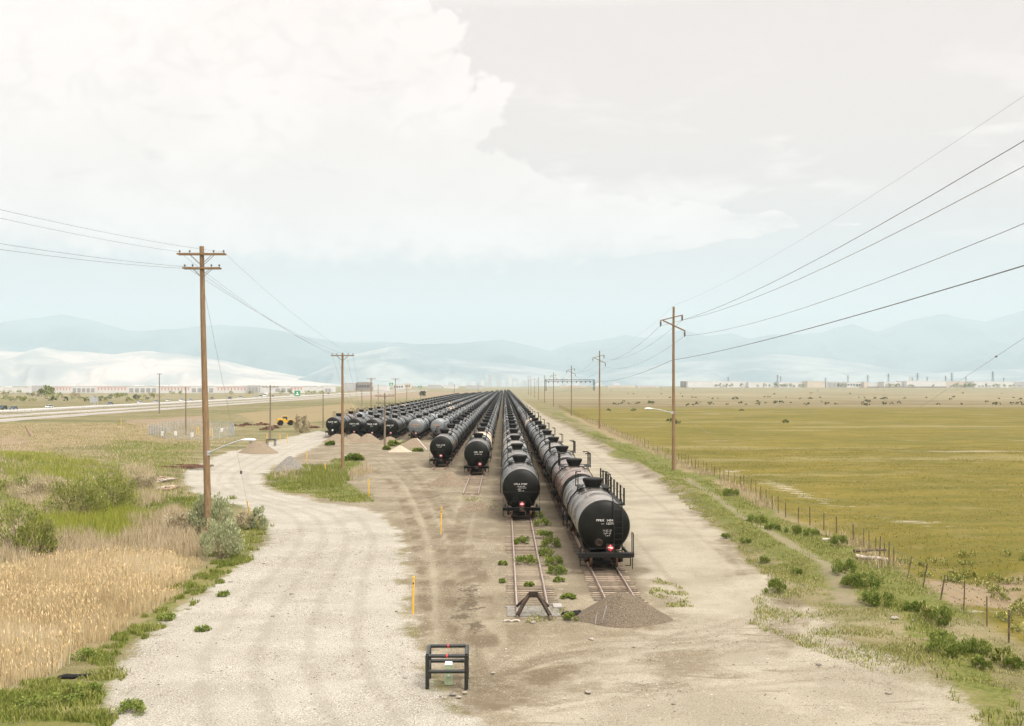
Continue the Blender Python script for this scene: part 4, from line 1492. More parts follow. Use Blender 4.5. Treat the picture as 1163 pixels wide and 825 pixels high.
P0 = (-24.0, 18.0); P1 = G(237, 610); P2 = G(389, 535); P3 = G(437, 511)
H1 = (610 - 281) / F * P1[1]; H2 = (535 - 401) / F * P2[1]
pole(P0[0], P0[1], 19.0, .22, 'tall timber pole carrying two crossarms near the overpass', [(.56, -1.7, 1.7, 0, 0, None)])
pole(P1[0], P1[1], H1, .21, 'tallest leaning timber pole with two crossarms, rising from the silver bush', [(.56, -1.72, 1.72, 0, 0, None), (1.58, -1.35, 1.35, 0, 0, None)], lean=-0.52)
pole(P2[0], P2[1], H2, .17, 'brown pole with one V-braced crossarm on the green island', [(.35, -1.45, 1.45, 0, 0, None)])
pole(P3[0], P3[1], 9.6, .15, 'short grey pole with two thin crossarms before the tank cars', [(.5, -1.6, 1.6, 0, 0, None), (1.7, -1.5, 1.5, 0, 0, None)], mt='polegrey')
q = G(307, 500); pole(q[0], q[1], 11.1, .15, 'grey pole with one crossarm beside the small black pipe guard', [(.4, -1.6, 1.6, 0, 0, None)], mt='polegrey')
q = G(211, 496); pole(q[0], q[1], 10.4, .14, 'plain grey pole inside the chain link enclosure', mt='polegrey')
q = G(181, 470); pole(q[0], q[1], 15.5, .2, 'plain brown pole between the grassland and the highway', [(.3, -.9, .9, 0, 0, None)], mt='polegrey', braces=False)
q = G(367, 487); pole(q[0], q[1], 9.4, .14, 'plain grey pole left of the leftmost black tank car', mt='polegrey')
q = G(411, 469); pole(q[0], q[1], 9.5, .15, 'thin grey pole behind the tank cars beside a brown bush', mt='polegrey')
LP = [(421.5, 353, 13.6, 'tall brown pole just behind the leftmost row of tank cars', 1), (449, 436, 14.0, 'brown pole with crossarm beyond the leftmost tank row', 1), (429.5, 505, 11.5, 'thin reddish pole between two taller poles behind the tanks', 0),
      (462, 540, 11.2, 'thin pole far behind the tanks right of the crossarm pole', 0), (478, 700, 11.5, 'faint thin pole left of the round dark bush', 0), (516, 640, 11.8, 'dark stub pole beyond the ends of the left tank rows', 0), (543, 900, 13, 'distant dark pole left of the vanishing tank rows', 0)]
lpts = []
for (px, Z, h, lb, ar) in LP:
    pole((px - CX) / F * Z, Z, h, .17 if ar else .14, lb, [(.4, -1.5, 1.5, 0, 0, None)] if ar else (), mt='pole' if ar else 'polegrey', far=Z > 600)
    lpts.append(((px - CX) / F * Z, Z, h))

RP = [(21.0, 8.0, 25.0), (*G(765, 533), 21.3), (*G(681, 487), 19.6), (*G(649, 472), 18.2), (25.5, 540.0, 17.5), (26.0, 672.0, 17.5), (26.5, 804.0, 17.5), (27.0, 936.0, 17.5), (27.5, 1070.0, 17.5), (28.0, 1200.0, 17.5)]
RL = ['tall transmission pole beside the overpass', 'tallest pole right of the service road with wishbone crossarms and a street lamp', 'second pole along the meadow fence with wishbone crossarms', 'third pole along the meadow fence, nearest the gantry',
      'fourth pole along the meadow fence, under the steel gantry', 'fifth pole along the meadow fence', 'sixth pole along the meadow fence', 'seventh pole along the meadow fence', 'eighth pole along the meadow fence', 'ninth and farthest pole along the meadow fence']
for (x, y, h), lb in zip(RP, RL):
    far = y > 600
    arms = [(1.15, -1.75, 1.2, -.65, .08, [(-1.68, -.68), (1.12, .05)]), (1.95, -1.35, 1.52, .15, -1.2, [(1.45, -1.2)])]
    pole(x, y, h, .19, lb, arms if not far else [(1.2, -1.4, 1.4, 0, 0, None)], braces=False, far=far, mt='pole' if y < 300 else 'polegrey')


def wire(label, pts, rad, sag, name='power_line', group='overhead wires', mt='wire'):
    m = MB()
    allp = []
    for a, b in zip(pts[:-1], pts[1:]):
        a, b = Vector(a), Vector(b)
        L = (b - a).length
        s_ = sag * (L / 130.0) ** 2 * 1.0
        for i in range(17):
            t = i / 16.0
            p = a.lerp(b, t); p.z -= 4 * s_ * t * (1 - t)
            if not allp or (p - allp[-1]).length > 1e-4: allp.append(p)
    m.path(allp, rad, 5)
    return tag(m.build(name, M[mt], smooth=60), label, 'wire', group)


def rp(i, dx, dzt, cap=None):
    x, y, h = RP[i]
    return (x + dx, y, h + dzt if cap is None else cap)


for lb, dx, dzt, extra, rad, sg in [('topmost faint wire running along the tips of the meadow poles', 0.0, 0.0, 0.0, .006, 1.6),
                                    ('highest heavy wire on the right, hung from the upper right insulators', 1.12, -1.9, -0.2, .017, 1.9),
                                    ('second heavy wire on the right, hung from the left insulators', -1.68, -2.6, 0.0, .017, 1.9),
                                    ('third heavy wire on the right, hung from the low right insulators', 1.45, -3.95, -0.6, .016, 1.9)]:
    wire(lb, [rp(0, dx, dzt + extra)] + [rp(i, dx, dzt) for i in range(1, 7)], rad, sg)
wire('thick wrapped cable sagging lowest across the meadow poles', [(21.2, 8, 17.3)] + [(RP[1][0] - .2, RP[1][1], 14.2), (RP[2][0] - .2, RP[2][1], 11.9), (RP[3][0] - .2, RP[3][1], 9.5), (RP[4][0], RP[4][1], 9.2)], .027, .8, 'communication_cable')
ax, ay = G(1018, 481)
wire('single slack wire slanting down into the meadow at far right', [(21, 8, 22.6), (ax, ay, 0.1)], .016, .0, 'anchor_wire')
m = MB(); mp = Vector((21, 8, 22.6)).lerp(Vector((ax, ay, .1)), .375); m.lathe([(0.04, -.12), (.11, -.1), (.11, .1), (.04, .12)], tuple(mp), 'y', 8)
tag(m.build('strain_insulator', M['ceramic'], smooth=50), 'small brown insulator on the slack wire at far right', 'insulator')
ax, ay = G(836, 513)
wire('pale guy wire from the street lamp pole into the meadow', [(RP[1][0], RP[1][1], 7.6), (ax, ay, 0.05)], .013, .0, 'guy_wire', 'guy wires', 'galv')
tz = hz(*P1) + H1
lean = -0.52
for lb, a0, a1, a2, rad in [('top left wire leaving the tallest pole towards the camera', (-1.6, 18.3), (-1.6, -.40), (-1.3, -.25), .009),
                            ('faint top right wire on the tallest pole', (1.6, 17.6), (1.6, -.40), (1.3, -.25), .008),
                            ('upper of two close wires at the lower crossarm of the tallest pole', (-1.0, 16.6), (-.6, -1.5), (-.6, -.3), .010),
                            ('lower of two close wires at the lower crossarm of the tallest pole', (-1.1, 16.2), (-.95, -1.6), (.5, -.3), .010)]:
    wire(lb, [(P0[0] + a0[0], P0[1], a0[1]), (P1[0] + lean + a1[0], P1[1], tz + a1[1]), (P2[0] + a2[0], P2[1], hz(*P2) + H2 + a2[1]), (lpts[0][0] + a2[0], lpts[0][1], lpts[0][2] - .3), (lpts[1][0] + a2[0], lpts[1][1], lpts[1][2] - .3)], rad, 3.0)
ax, ay = G(284, 588)
wire('steep guy wire from the tallest pole to the road edge', [(P1[0] + lean * .85, P1[1], tz - 2.6), (ax, ay, hz(ax, ay))], .012, 0, 'guy_wire', 'guy wires', 'galv')
m = MB(); a_ = Vector((ax, ay, hz(ax, ay))); b_ = Vector((P1[0] + lean * .85, P1[1], tz - 2.6)); m.path([a_, a_.lerp(b_, .075)], .05, 8)
tag(m.build('guy_guard', M['yellow'], smooth=50), 'yellow guard at the foot of the steep guy wire', 'guard')
m = MB(); mp = a_.lerp(b_, .21); m.lathe([(.04, -.14), (.10, -.12), (.10, .12), (.04, .14)], tuple(mp), 'z', 8)
tag(m.build('strain_insulator', M['ceramic'], smooth=50), 'small dark insulator low on the steep guy wire', 'insulator')
ax, ay = G(485, 511)
wire('guy wire from the short double-crossarm pole to the dirt', [(P3[0], P3[1], 8.2), (ax, ay, 0.0)], .014, 0, 'guy_wire', 'guy wires')
m = MB(); a_ = Vector((ax, ay, 0)); b_ = Vector((P3[0], P3[1], 8.2)); m.path([a_, a_.lerp(b_, .24)], .05, 8)
tag(m.build('guy_guard', M['white'], smooth=50), 'white guard on the guy wire before the tank cars', 'guard')


def lamp(x, y, z, reach, rise, label):
    t = thing('street_lamp', label, 'street lamp', (x, y, z))
    m = MB()
    s_ = 1 if reach > 0 else -1
    m.path([(0, -.2, 0), (reach * .35, -.2, rise * .5), (reach * .72, -.2, rise * .92), (reach * .82, -.2, rise)], .045, 8)
    m.box((0, -.16, 0), (.3, .1, .35))
    m.build('arm', M['galv'], t, 50)
    m = MB()
    xs_ = [(.78, .05), (.83, .10), (.92, .16), (1.02, .17), (1.10, .12), (1.13, .03)]
    v, f = [], []
    n = 12
    for (u, w_) in xs_:
        for k in range(n):
            a = 2 * math.pi * k / n
            v.append((reach * u, -.2 + w_ * math.cos(a), rise + w_ * .62 * math.sin(a)))
    for i in range(len(xs_) - 1):
        for k in range(n):
            f.append((i * n + k, i * n + (k + 1) % n, (i + 1) * n + (k + 1) % n, (i + 1) * n + k))
    f.append(tuple(range(n))); f.append(tuple((len(xs_) - 1) * n + k for k in range(n)))
    m.add(v, f); m.build('lamp_head', M['white'], t, 60)
    m = MB(); m.lathe([(.12, 0), (.10, -.1), (.03, -.14)], (reach * 1.0, -.2, rise - .09), 'z', 12); m.build('lens', M['galv'], t, 50)


lamp(P1[0] + .02, P1[1], 6.05, 3.05, .95, 'pale street lamp on a long arm fixed to the tallest leaning pole')
lamp(RP[1][0] - .2, RP[1][1], 7.35, -3.2, .55, 'pale street lamp on the tall pole right of the service road')

# ================================================================== YELLOW MARKERS, PIPE GUARDS
for (px, pt, pb, ln, lb) in [(469, 656, 698, 0.02, 'yellow marker post nearest the camera, standing in brown dirt'), (500.6, 577, 606, 0.03, 'yellow marker post midway up the dirt yard'), (419, 545, 565, -.02, 'yellow marker post at the right tip of the green island'),
                             (370.5, 527, 537, -.18, 'tilted yellow marker post behind the green island'), (347.6, 513, 524, .15, 'leaning yellow marker post right of the grey heap'),
                             (326.5, 493, 503.5, 0, 'yellow pipe post right of the small pipe guard'), (318, 493, 503, 0, 'yellow pipe post nearer the small pipe guard'), (303, 492, 501, .03, 'yellow post just left of the crossarm pole'), (137.5, 476.5, 483, 0, 'lone orange yellow stake in the far left grassland')]:
    x, y = G(px, pb)
    h = (pb - pt) / F * y
    t = thing('marker_post', lb, 'marker post', (x, y, hz(x, y)), 0, 'yellow marker posts')
    m = MB(); r = .045 if y < 90 else .055
    m.path([(0, 0, -.1), (ln * .5 * h, 0, h * .5), (ln * h, 0, h)], r, 10); m.build('tube', M['yellow'], t, 50)
    m = MB(); m.lathe([(r + .012, 0), (r + .012, .09), (.02, .11)], (ln * h, 0, h - .05), 'z', 10); m.build('cap', M['yellow'], t, 50)
    if y < 80:
        m = MB(); m.box((ln * .7 * h + .005, -r - .004, h * .84), (.05, .006, .09)); m.build('sticker', M['steel_dark'], t)


def pipe_guard(x, y, wd, dp, h, label, rz=0.0, big=True):
    t = thing('pipe_guard', label, 'guard frame', (x, y, hz(x, y)), rz, 'black pipe guard frames')
    r = .075
    for sx in (-1, 1):
        for sy in (0, 1):
            m = MB(); m.path([(sx * wd / 2, sy * dp, -.2), (sx * wd / 2, sy * dp, h)], r, 14); m.build('post', M['blackpipe'], t, 50)
    for sy in (0, 1):
        for z in ((h - .02, h * .52) if big else (h - .02,)):
            m = MB(); m.path([(-wd / 2 + .05, sy * dp, z), (wd / 2 - .05, sy * dp, z)], r * .93, 14); m.build('rail', M['blackpipe'], t, 50)
    for sx in (-1, 1):
        for z in ((h - .02, h * .52) if big else (h - .02,)):
            m = MB(); m.path([(sx * wd / 2, .05, z), (sx * wd / 2, dp - .05, z)], r * .93, 14); m.build('rail', M['blackpipe'], t, 50)
    if big:
        for sy in (0, 1):
            m = MB(); m.path([(-.025, sy * dp, h - .02), (.03, sy * dp, h - .02)], r * .96, 14); m.build('red_band', M['red'], t, 50)
    return t


gx, gy = G(507.5, 783)
pipe_guard(gx, gy, 1.40, 1.45, 1.20, 'black square pipe frame guarding a pale green pedestal in the foreground', 0.02)
pt_ = thing('utility_pedestal', 'pale green pedestal with a white cap inside the black pipe frame', 'pedestal', (gx + .03, gy + .62, hz(gx, gy)))
m = MB(); m.box((0, 0, .36), (.27, .26, .72)); m.build('case', M['palegreen'], pt_)
m = MB(); m.box((0, 0, .76), (.29, .28, .07), top=.85); m.build('cap', M['white'], pt_)
m = MB(); m.lathe([(.05, 0), (.05, -.03), (.02, -.05)], (0, -.13, .32), 'y', 10); m.build('lock', M['galv'], pt_)
sx_, sy_ = G(307, 505.5)
pipe_guard(sx_, sy_, 1.45, 1.3, 1.2, 'small distant black pipe frame at the foot of a crossarm pole', 0, False)

# ================================================================== FENCES
FL = [(20.2, 36.5), (21.2, 43.3), (21.7, 47), (21.9, 50.8), (22.3, 58), (23.1, 63.7), (24.6, 72), (24.3, 80), (23.9, 88), (24.8, 109.5), (25.3, 146.6), (25.5, 200), (26.0, 330), (27, 520)]
ft = thing('wire_fence', 'sagging barbed wire fence on thin posts along the meadow edge', 'fence', (0, 0, 0))
pts = []
d_next, acc = 0.0, 0.0
for a, b in zip(FL[:-1], FL[1:]):
    L = math.hypot(b[0] - a[0], b[1] - a[1])
    while d_next <= acc + L:
        t_ = (d_next - acc) / L
        pts.append((a[0] + (b[0] - a[0]) * t_, a[1] + (b[1] - a[1]) * t_))
        yq = pts[-1][1]
        d_next += (1.2 if 60 < yq < 66 else 2.7 if yq < 150 else 5.5) * random.uniform(.85, 1.15)
    acc += L
tops = []
fx = [(*p, random.uniform(-.04, .04), random.uniform(1.15, 1.5), random.choice([.034, .028, .04])) for p in pts]
mfar = MB()
for i, (x, y, ln, h, r) in enumerate(fx):
    if 52 < y < 60: ln, h = random.uniform(.12, .38), h * .9
    x += random.uniform(-.08, .08)
    z = hz(x, y)
    m = MB() if i < 97 else mfar
    m.path([(x, y, z - .2), (x + ln * h, y + random.uniform(-.05, .05), z + h)], r, 6)
    if i < 97: m.build('post', M['fencepost'], ft)
    tops.append((x, y, z, ln, h))
if mfar.V: tag(mfar.build('far_posts', M['fencepost'], ft), kind='stuff')
for fr in (.30, .58, .90):
    m = MB(); m.path([(a[0] + a[3] * a[4] * fr + .05, a[1], a[2] + a[4] * fr) for a in tops], .008, 4, cap=False); m.build('barbed_wire', M['wire'], ft)

cl = bpy.data.materials.new('chain_link_mesh'); cl.use_nodes = True
n = NT(cl.node_tree)
P_ = n.node('ShaderNodeTexCoord').outputs['Object']
w1 = n.node('ShaderNodeTexWave', wave_type='BANDS', bands_direction='DIAGONAL'); n.put(w1.inputs[0], P_); w1.inputs['Scale'].default_value = 3.0
pb_ = n.node('ShaderNodeBsdfDiffuse'); pb_.inputs[0].default_value = (.40, .41, .40, 1)
tb_ = n.node('ShaderNodeBsdfTransparent')
mx = n.node('ShaderNodeMixShader'); n.put(mx.inputs[0], n.ss(w1.outputs[1], .1, .9, .15, .5)); n.t.links.new(tb_.outputs[0], mx.inputs[1]); n.t.links.new(pb_.outputs[0], mx.inputs[2])
mo = n.node('ShaderNodeOutputMaterial'); n.t.links.new(mx.outputs[0], mo.inputs[0])
ce = thing('chain_link_fence', 'grey chain link enclosure around pipes in the left grassland', 'fence', (0, 0, 0))
cc = PG([(168.5, 494), (189, 499), (232, 500), (266, 496.5), (262, 488), (205, 487)])
for a, b in zip(cc, cc[1:] + cc[:1]):
    L = math.hypot(b[0] - a[0], b[1] - a[1]); k = max(1, int(L / 3))
    m = MB(); za, zb = hz(*a), hz(*b)
    dxn, dyn = (b[1] - a[1]) / L * .015, -(b[0] - a[0]) / L * .015
    m.add([(a[0] - dxn, a[1] - dyn, za), (b[0] - dxn, b[1] - dyn, zb), (b[0] - dxn, b[1] - dyn, zb + 2.2), (a[0] - dxn, a[1] - dyn, za + 2.2)], [(0, 1, 2, 3)])
    m.build('mesh_panel', cl, ce)
    for i in range(k):
        t_ = i / k; x, y = a[0] + (b[0] - a[0]) * t_, a[1] + (b[1] - a[1]) * t_
        m = MB(); m.path([(x, y, hz(x, y) - .1), (x, y, hz(x, y) + 2.35)], .05, 6); m.build('post', M['galv'], ce)
for i, (px, py, c_, lb) in enumerate([(223, 496, 'yellow', 'yellow riser pipe by the middle of the chain link enclosure'), (238.5, 497, 'yellow', 'yellow riser pipe behind the tallest pole in the enclosure'), (199.5, 496, 'white', 'white meter box left in the chain link enclosure'), (184.5, 496, 'white', 'white notice plate on the left of the enclosure'), (218, 497, 'white', 'low white drum inside the enclosure'), (252, 491, 'white', 'small white plate on the right back of the enclosure')]):
    x, y = G(px, py); m = MB(); z = hz(x, y)
    if c_ == 'yellow': m.path([(x, y, z), (x, y, z + 1.5), (x + .25, y, z + 1.7), (x + .5, y, z + 1.5), (x + .5, y, z)], .09, 8)
    else: m.box((x, y, z + .55), (.55, .25, .9)); m.box((x, y - .14, z + .7), (.35, .03, .3))
    tag(m.build('riser_pipe' if c_ == 'yellow' else 'meter_box', M[c_], smooth=40), lb, 'pipe' if c_ == 'yellow' else 'box')

# ================================================================== LOADER, LOGS, DEBRIS
lx, ly = G(324, 484)
lt = thing('wheel_loader', 'faded yellow wheel loader parked among scrap behind the road', 'loader', (lx, ly, hz(lx, ly)), R(200))
m = MB(); m.box((1.1, 0, 1.35), (2.4, 1.5, .95), top=.9); m.box((-.9, 0, 1.05), (1.8, 1.1, .6)); m.box((1.9, 0, 1.0), (.5, 1.7, .7)); m.build('body', M['loader'], lt)
m = MB(); m.box((.1, 0, 2.45), (1.25, 1.35, .12)); m.build('cab_roof', M['loader'], lt)
m = MB(); m.box((.1, 0, 1.95), (1.15, 1.25, .95), top=.92); m.build('cab_glass', M['glass'], lt)
for sx in (-1.35, 1.35):
    for s_ in (-1, 1):
        m = MB(); m.lathe([(.35, -.25), (.68, -.25), (.74, -.15), (.74, .15), (.68, .25), (.35, .25)], (0, 0, 0), 'y', 20); wl = m.build('wheel', M['rubber'], lt, 40, (sx, s_ * .95, .74))
        m = MB(); m.lathe([(.1, -.2), (.38, -.24), (.38, .24), (.1, .2)], (0, 0, 0), 'y', 14); m.build('rim', M['loader'], wl, 40)
for s_ in (-1, 1):
    m = MB(); m.bar((-.6, s_ * .5, 1.5), (-1.9, s_ * .5, 1.35), .16, .28); m.bar((-1.9, s_ * .5, 1.35), (-2.7, s_ * .5, .7), .16, .26); m.build('lift_arm', M['loader'], lt)
m = MB(); m.prism([(-2.6, .25), (-3.6, .2), (-3.5, .3), (-2.75, .5), (-2.65, 1.1), (-3.0, 1.3), (-2.5, 1.25)], 'y', -1.3, 1.3); m.build('bucket', M['loader'], lt)


def log(px, py, L, r, rz, label, mt='deadwood', tilt=0.0, group=None, lift=0.0):
    x, y = G(px, py); z = hz(x, y) + r * .8 + lift
    m = MB(); n = 7
    pts = [((i / (n - 1) - .5) * L, random.uniform(-.06, .06) * r * 4, (i / (n - 1)) * tilt + random.uniform(-.03, .03)) for i in range(n)]
    m.path(pts, [r * random.uniform(.82, 1.1) * (1 - .25 * i / n) for i in range(n)], 9)
    if L > 2.2:
        b = pts[4]; m.path([b, (b[0] + .2 * L * .3, b[1] + .35, b[2] + .3)], [r * .45, r * .2], 6)
    o = m.build('log', M[mt], smooth=50, loc=(x, y, z)); o.rotation_euler = (0, 0, rz)
    return tag(o, label, 'log', group)


for i in range(7):
    log(173 + i * 3.6, 546 + (i % 2) * 2, 2.3, .13, R(65 + random.uniform(-14, 14)), 'short grey-brown log in the upper jumble left of the road', group='logs jumbled left of the road', mt='greywood' if i % 2 else 'deadwood', lift=.1 * (i % 3))
for i in range(6):
    log(181 + i * 3.0, 556 - (i % 2), 2.2, .15, R(75 + random.uniform(-12, 12)), 'short grey-brown log in the lower jumble left of the road', group='logs jumbled left of the road', mt='greywood' if i % 3 == 0 else 'deadwood', lift=.1 * (i % 2))
log(188.5, 569, 2.4, .11, R(120), 'single pale log lying left of the road below the log jumble', 'greywood')
log(991, 641, 1.9, .15, R(-35), 'bleached white log lying beside the wire fence', 'greywood', lift=.1)
log(988, 632, 2.2, .12, R(10), 'dark grey branch above the bleached white log', 'fencepost', lift=.25)
log(948, 614, 1.9, .12, R(8), 'pale timber lying beside the fence and a big weed', 'greywood')
log(581, 707, .75, .07, R(5), 'short timber offcut left of the A-shaped bumper foot', 'greywood')
sx0, sy0 = G(36.5, 496)
st = MB(); st.path([(0, 0, -.2), (-.55, 0, .8), (-1.2, .1, 1.75), (-1.55, .1, 2.35)], [.34, .30, .27, .16], 10); st.path([(-1.1, .1, 1.6), (-1.35, -.2, 2.3)], [.12, .05], 6)
tag(st.build('leaning_stump', M['deadwood'], smooth=50, loc=(sx0, sy0, hz(sx0, sy0))), 'broken tree stump leaning left in the far left grassland', 'stump')
x, y = G(216, 533); m = MB()
for i in range(26):
    m.box((x + random.uniform(-2.2, 2.2), y + random.uniform(-2, 2), .12 + random.uniform(0, .35)), (random.uniform(1.5, 3), .2, .08), rz=random.uniform(-.5, .4))
tag(m.build('plank_pile', M['scrap'], loc=(0, 0, hz(x, y))), 'low heap of reddish brown planks left of the road', 'planks')
for i, (px, py, wd, lb) in enumerate([(271, 485, 2.6, 'leftmost small rusty scrap pile'), (281, 484, 2.2, 'small rusty scrap pile second from left'), (297, 484, 4.2, 'long rusty scrap pile left of the yellow loader'), (311, 487, 3.5, 'pale and rusty scrap pile before the loader'), (303, 489, 3.2, 'dark scrap pile at the foot of a crossarm pole'), (352, 487, 3.8, 'brown scrap pile right of the brown bush')]):
    x, y = G(px, py); m = MB(); z = hz(x, y)
    for k in range(16):
        a = random.uniform(-1, 1)
        m.box((x + a * wd / 2, y + random.uniform(-.8, .8), z + random.uniform(.1, .75) * (1 - abs(a) * .6)), (random.uniform(.4, 1.3), random.uniform(.3, .7), random.uniform(.1, .45)), rz=random.uniform(0, 3))
    tag(m.build('scrap_pile', M['scrap']), lb, 'scrap', 'scrap piles near the loader')
x, y = G(650, 700); m = MB()
for k in range(7):
    m.box((x + random.uniform(-.4, .4), y + random.uniform(-.2, .2), .08 + random.uniform(0, .15)), (random.uniform(.3, .6), .2, .12), rz=random.uniform(0, 3), top=.6)
tag(m.build('rubbish_heap', M['rubber']), 'black rubbish crumpled at the left foot of the brown heap', 'rubbish')
x, y = G(66, 771); m = MB()
m.path([(0, 0, .05), (.3, .03, .09), (.6, 0, .09), (.8, .08, .12), (1.15, .18, .08)], [.06, .10, .09, .04, .07], 8)
tag(m.build('tyre_scrap', M['rubber'], smooth=50, loc=(x, y, hz(x, y))), 'torn black tyre scrap at the edge of the reeds', 'tyre scrap')
x, y = G(676, 711); m = MB(); m.path([(0, 0, .1), (.12, 0, .75), (.3, .05, .12), (.52, .0, .9)], .025, 5)
tag(m.build('bent_wire', M['galv'], loc=(x, y, 0)), 'bent grey wire sticking out of the brown heap', 'wire scrap')
st_me = []
for k in range(4):
    m = MB()
    m.lathe([(0.05, -.5), (.8, -.3), (1.0, 0), (.7, .35), (.1, .5)], (0, 0, 0), 'z', 9)
    m.V = [(a * random.uniform(.8, 1.2), b * random.uniform(.7, 1.2), c * random.uniform(.7, 1.1)) for a, b, c in m.V]
    st_me.append(m.mesh('stone', M['stone']))
for (px, py, s_) in [(514, 790, .2), (521, 793, .15), (528, 788, .14), (460, 770, .12), (668, 787, .2), (672, 727, .2), (450, 695, .14), (605, 708, .22), (575, 690, .12), (698, 693, .1), (1016, 704, .28), (1037, 706, .14), (1010, 788, .2), (300, 640, .2), (310, 700, .16), (215, 690, .18), (262, 660, .2), (330, 675, .12), (720, 735, .12), (765, 800, .13), (560, 765, .14), (930, 755, .16)]:
    x, y = G(px, py)
    o = bpy.data.objects.new('stone', random.choice(st_me)); o.location = (x, y, hz(x, y) + s_ * .2); o.scale = (s_ * .7, s_ * .7, s_ * .55); o.rotation_euler = (0, 0, random.uniform(0, 6))
    COL.objects.link(o); tag(o, 'loose stone lying on bare ground', 'stone', 'loose stones on the ground')
# loose gravel lying on the road and the yard
def gravel(name, polys, n, s0, s1, material, label, seed):
    P_ = np.concatenate([in_poly(p, n // len(polys), .6, .6, seed + i, 2.0) for i, p in enumerate(polys)])
    n = len(P_)
    z = hgt(P_[:, 0], P_[:, 1])
    s_ = rng.uniform(s0, s1, n) * np.where(rng.uniform(0, 1, n) < .04, 2.2, 1)
    a = rng.uniform(0, 6.28, n)
    V = np.empty((n, 6, 3))
    offs = [(1, 0, .1), (0, 1, .15), (-1, 0, .05), (0, -1, .1), (.1, .1, .8), (0, 0, -.5)]
    for i, (u, v_, w_) in enumerate(offs):
        j = rng.uniform(.7, 1.3, n)
        V[:, i] = np.stack([P_[:, 0] + s_ * j * (u * np.cos(a) - v_ * np.sin(a)), P_[:, 1] + s_ * j * (u * np.sin(a) + v_ * np.cos(a)) * .8, z + s_ * w_ * .8], 1)
    T = np.concatenate([(np.arange(n) * 6)[:, None] + np.array(t_) for t_ in [(0, 1, 4), (1, 2, 4), (2, 3, 4), (3, 0, 4)]])
    tag(np_mesh(name, V.reshape(-1, 3), T, material, {'rnd': np.repeat(rng.uniform(0, 1, n), 6)}), label, 'gravel', None, 'stuff')


# ================================================================== VEGETATION
# ================================================================== VEGETATION
def blades(name, pts, hs, wd, lean, material, rnd, label, cat='grass', kind='stuff', segs=2):
    """pts (n,2): one bent, tapering blade of grass per point"""
    n = len(pts)
    z = hgt(pts[:, 0], pts[:, 1])
    a = rng.uniform(0, 2 * np.pi, n); b = rng.uniform(0, 2 * np.pi, n)
    l = hs * lean * rng.uniform(.3, 1.0, n)
    dx_, dy_ = np.cos(a) * wd * .5, np.sin(a) * wd * .5
    ox, oy = np.cos(b) * l, np.sin(b) * l
    V = np.empty((n, 5, 3))
    V[:, 0] = np.stack([pts[:, 0] - dx_, pts[:, 1] - dy_, z - .03], 1)
    V[:, 1] = np.stack([pts[:, 0] + dx_, pts[:, 1] + dy_, z - .03], 1)
    V[:, 2] = np.stack([pts[:, 0] - dx_ * .7 + ox * .35, pts[:, 1] - dy_ * .7 + oy * .35, z + hs * .55], 1)
    V[:, 3] = np.stack([pts[:, 0] + dx_ * .7 + ox * .35, pts[:, 1] + dy_ * .7 + oy * .35, z + hs * .55], 1)
    V[:, 4] = np.stack([pts[:, 0] + ox, pts[:, 1] + oy, z + hs], 1)
    base = (np.arange(n) * 5)[:, None]
    T = np.concatenate([base + np.array([0, 1, 3]), base + np.array([0, 3, 2]), base + np.array([2, 3, 4])])
    o = np_mesh(name, V.reshape(-1, 3), T, material, {'rnd': np.repeat(rnd, 5)})
    return tag(o, label, cat, None, kind)


def in_poly(poly, n, edge=0.0, clump=0.0, seed=0, cs=1.5):
    """n random points inside a polygon (world), optionally clumped by noise"""
    P = np.array(poly)
    lo, hi = P.min(0), P.max(0)
    out = []
    got = 0
    while got < n:
        c = rng.uniform(lo, hi, (n * 3, 2))
        d = sdf(poly, c[:, 0], c[:, 1]) + edge * (fbm(c[:, 0] / 1.3, c[:, 1] / 1.3, seed + 40, 3) - .5) * 2
        k = d > 0
        if clump:
            v = fbm(c[:, 0] / cs, c[:, 1] / cs, seed, 4)
            k &= rng.uniform(0, 1, len(c)) < sstep(v, .5 - .18 / clump, .5 + .18 / clump)
        c = c[k]
        out.append(c); got += len(c)
        if len(c) == 0: break
    return np.concatenate(out)[:n]


M['grass_green'] = leafmat('green_grass_blades', [(0, (.095, .125, .018)), (.5, (.18, .205, .038)), (.75, (.27, .265, .075)), (1, (.42, .36, .19))])
M['grass_lime'] = leafmat('yellow_green_grass', [(0, (.15, .185, .018)), (.6, (.27, .285, .04)), (.85, (.35, .335, .09)), (1, (.45, .39, .19))])
M['grass_dry'] = leafmat('dry_straw_grass', [(0, (.22, .16, .085)), (.5, (.40, .32, .19)), (1, (.54, .46, .32))])
M['grass_field'] = leafmat('olive_meadow_grass', [(0, (.10, .105, .014)), (.5, (.20, .165, .026)), (.85, (.29, .225, .06)), (1, (.40, .34, .17))])
M['reed'] = leafmat('dry_reed_stems', [(0, (.32, .24, .125)), (.45, (.52, .41, .225)), (.8, (.60, .49, .30)), (1, (.61, .54, .41))])
M['plume'] = leafmat('orange_tan_reed_plumes', [(0, (.46, .31, .14)), (.6, (.56, .41, .21)), (1, (.62, .50, .30))])
M['leaf_weed'] = leafmat('weed_leaves', [(0, (.07, .11, .016)), (.5, (.155, .20, .035)), (1, (.28, .29, .08))])
M['leaf_sage'] = leafmat('silver_green_leaves', [(0, (.15, .175, .075)), (.5, (.29, .315, .16)), (1, (.47, .47, .29))])
M['leaf_olive'] = leafmat('olive_shrub_leaves', [(0, (.10, .13, .022)), (.5, (.205, .225, .048)), (1, (.32, .31, .10))])
M['leaf_brown'] = leafmat('brown_brush_twigs', [(0, (.18, .14, .07)), (.5, (.36, .30, .18)), (1, (.52, .46, .32))])
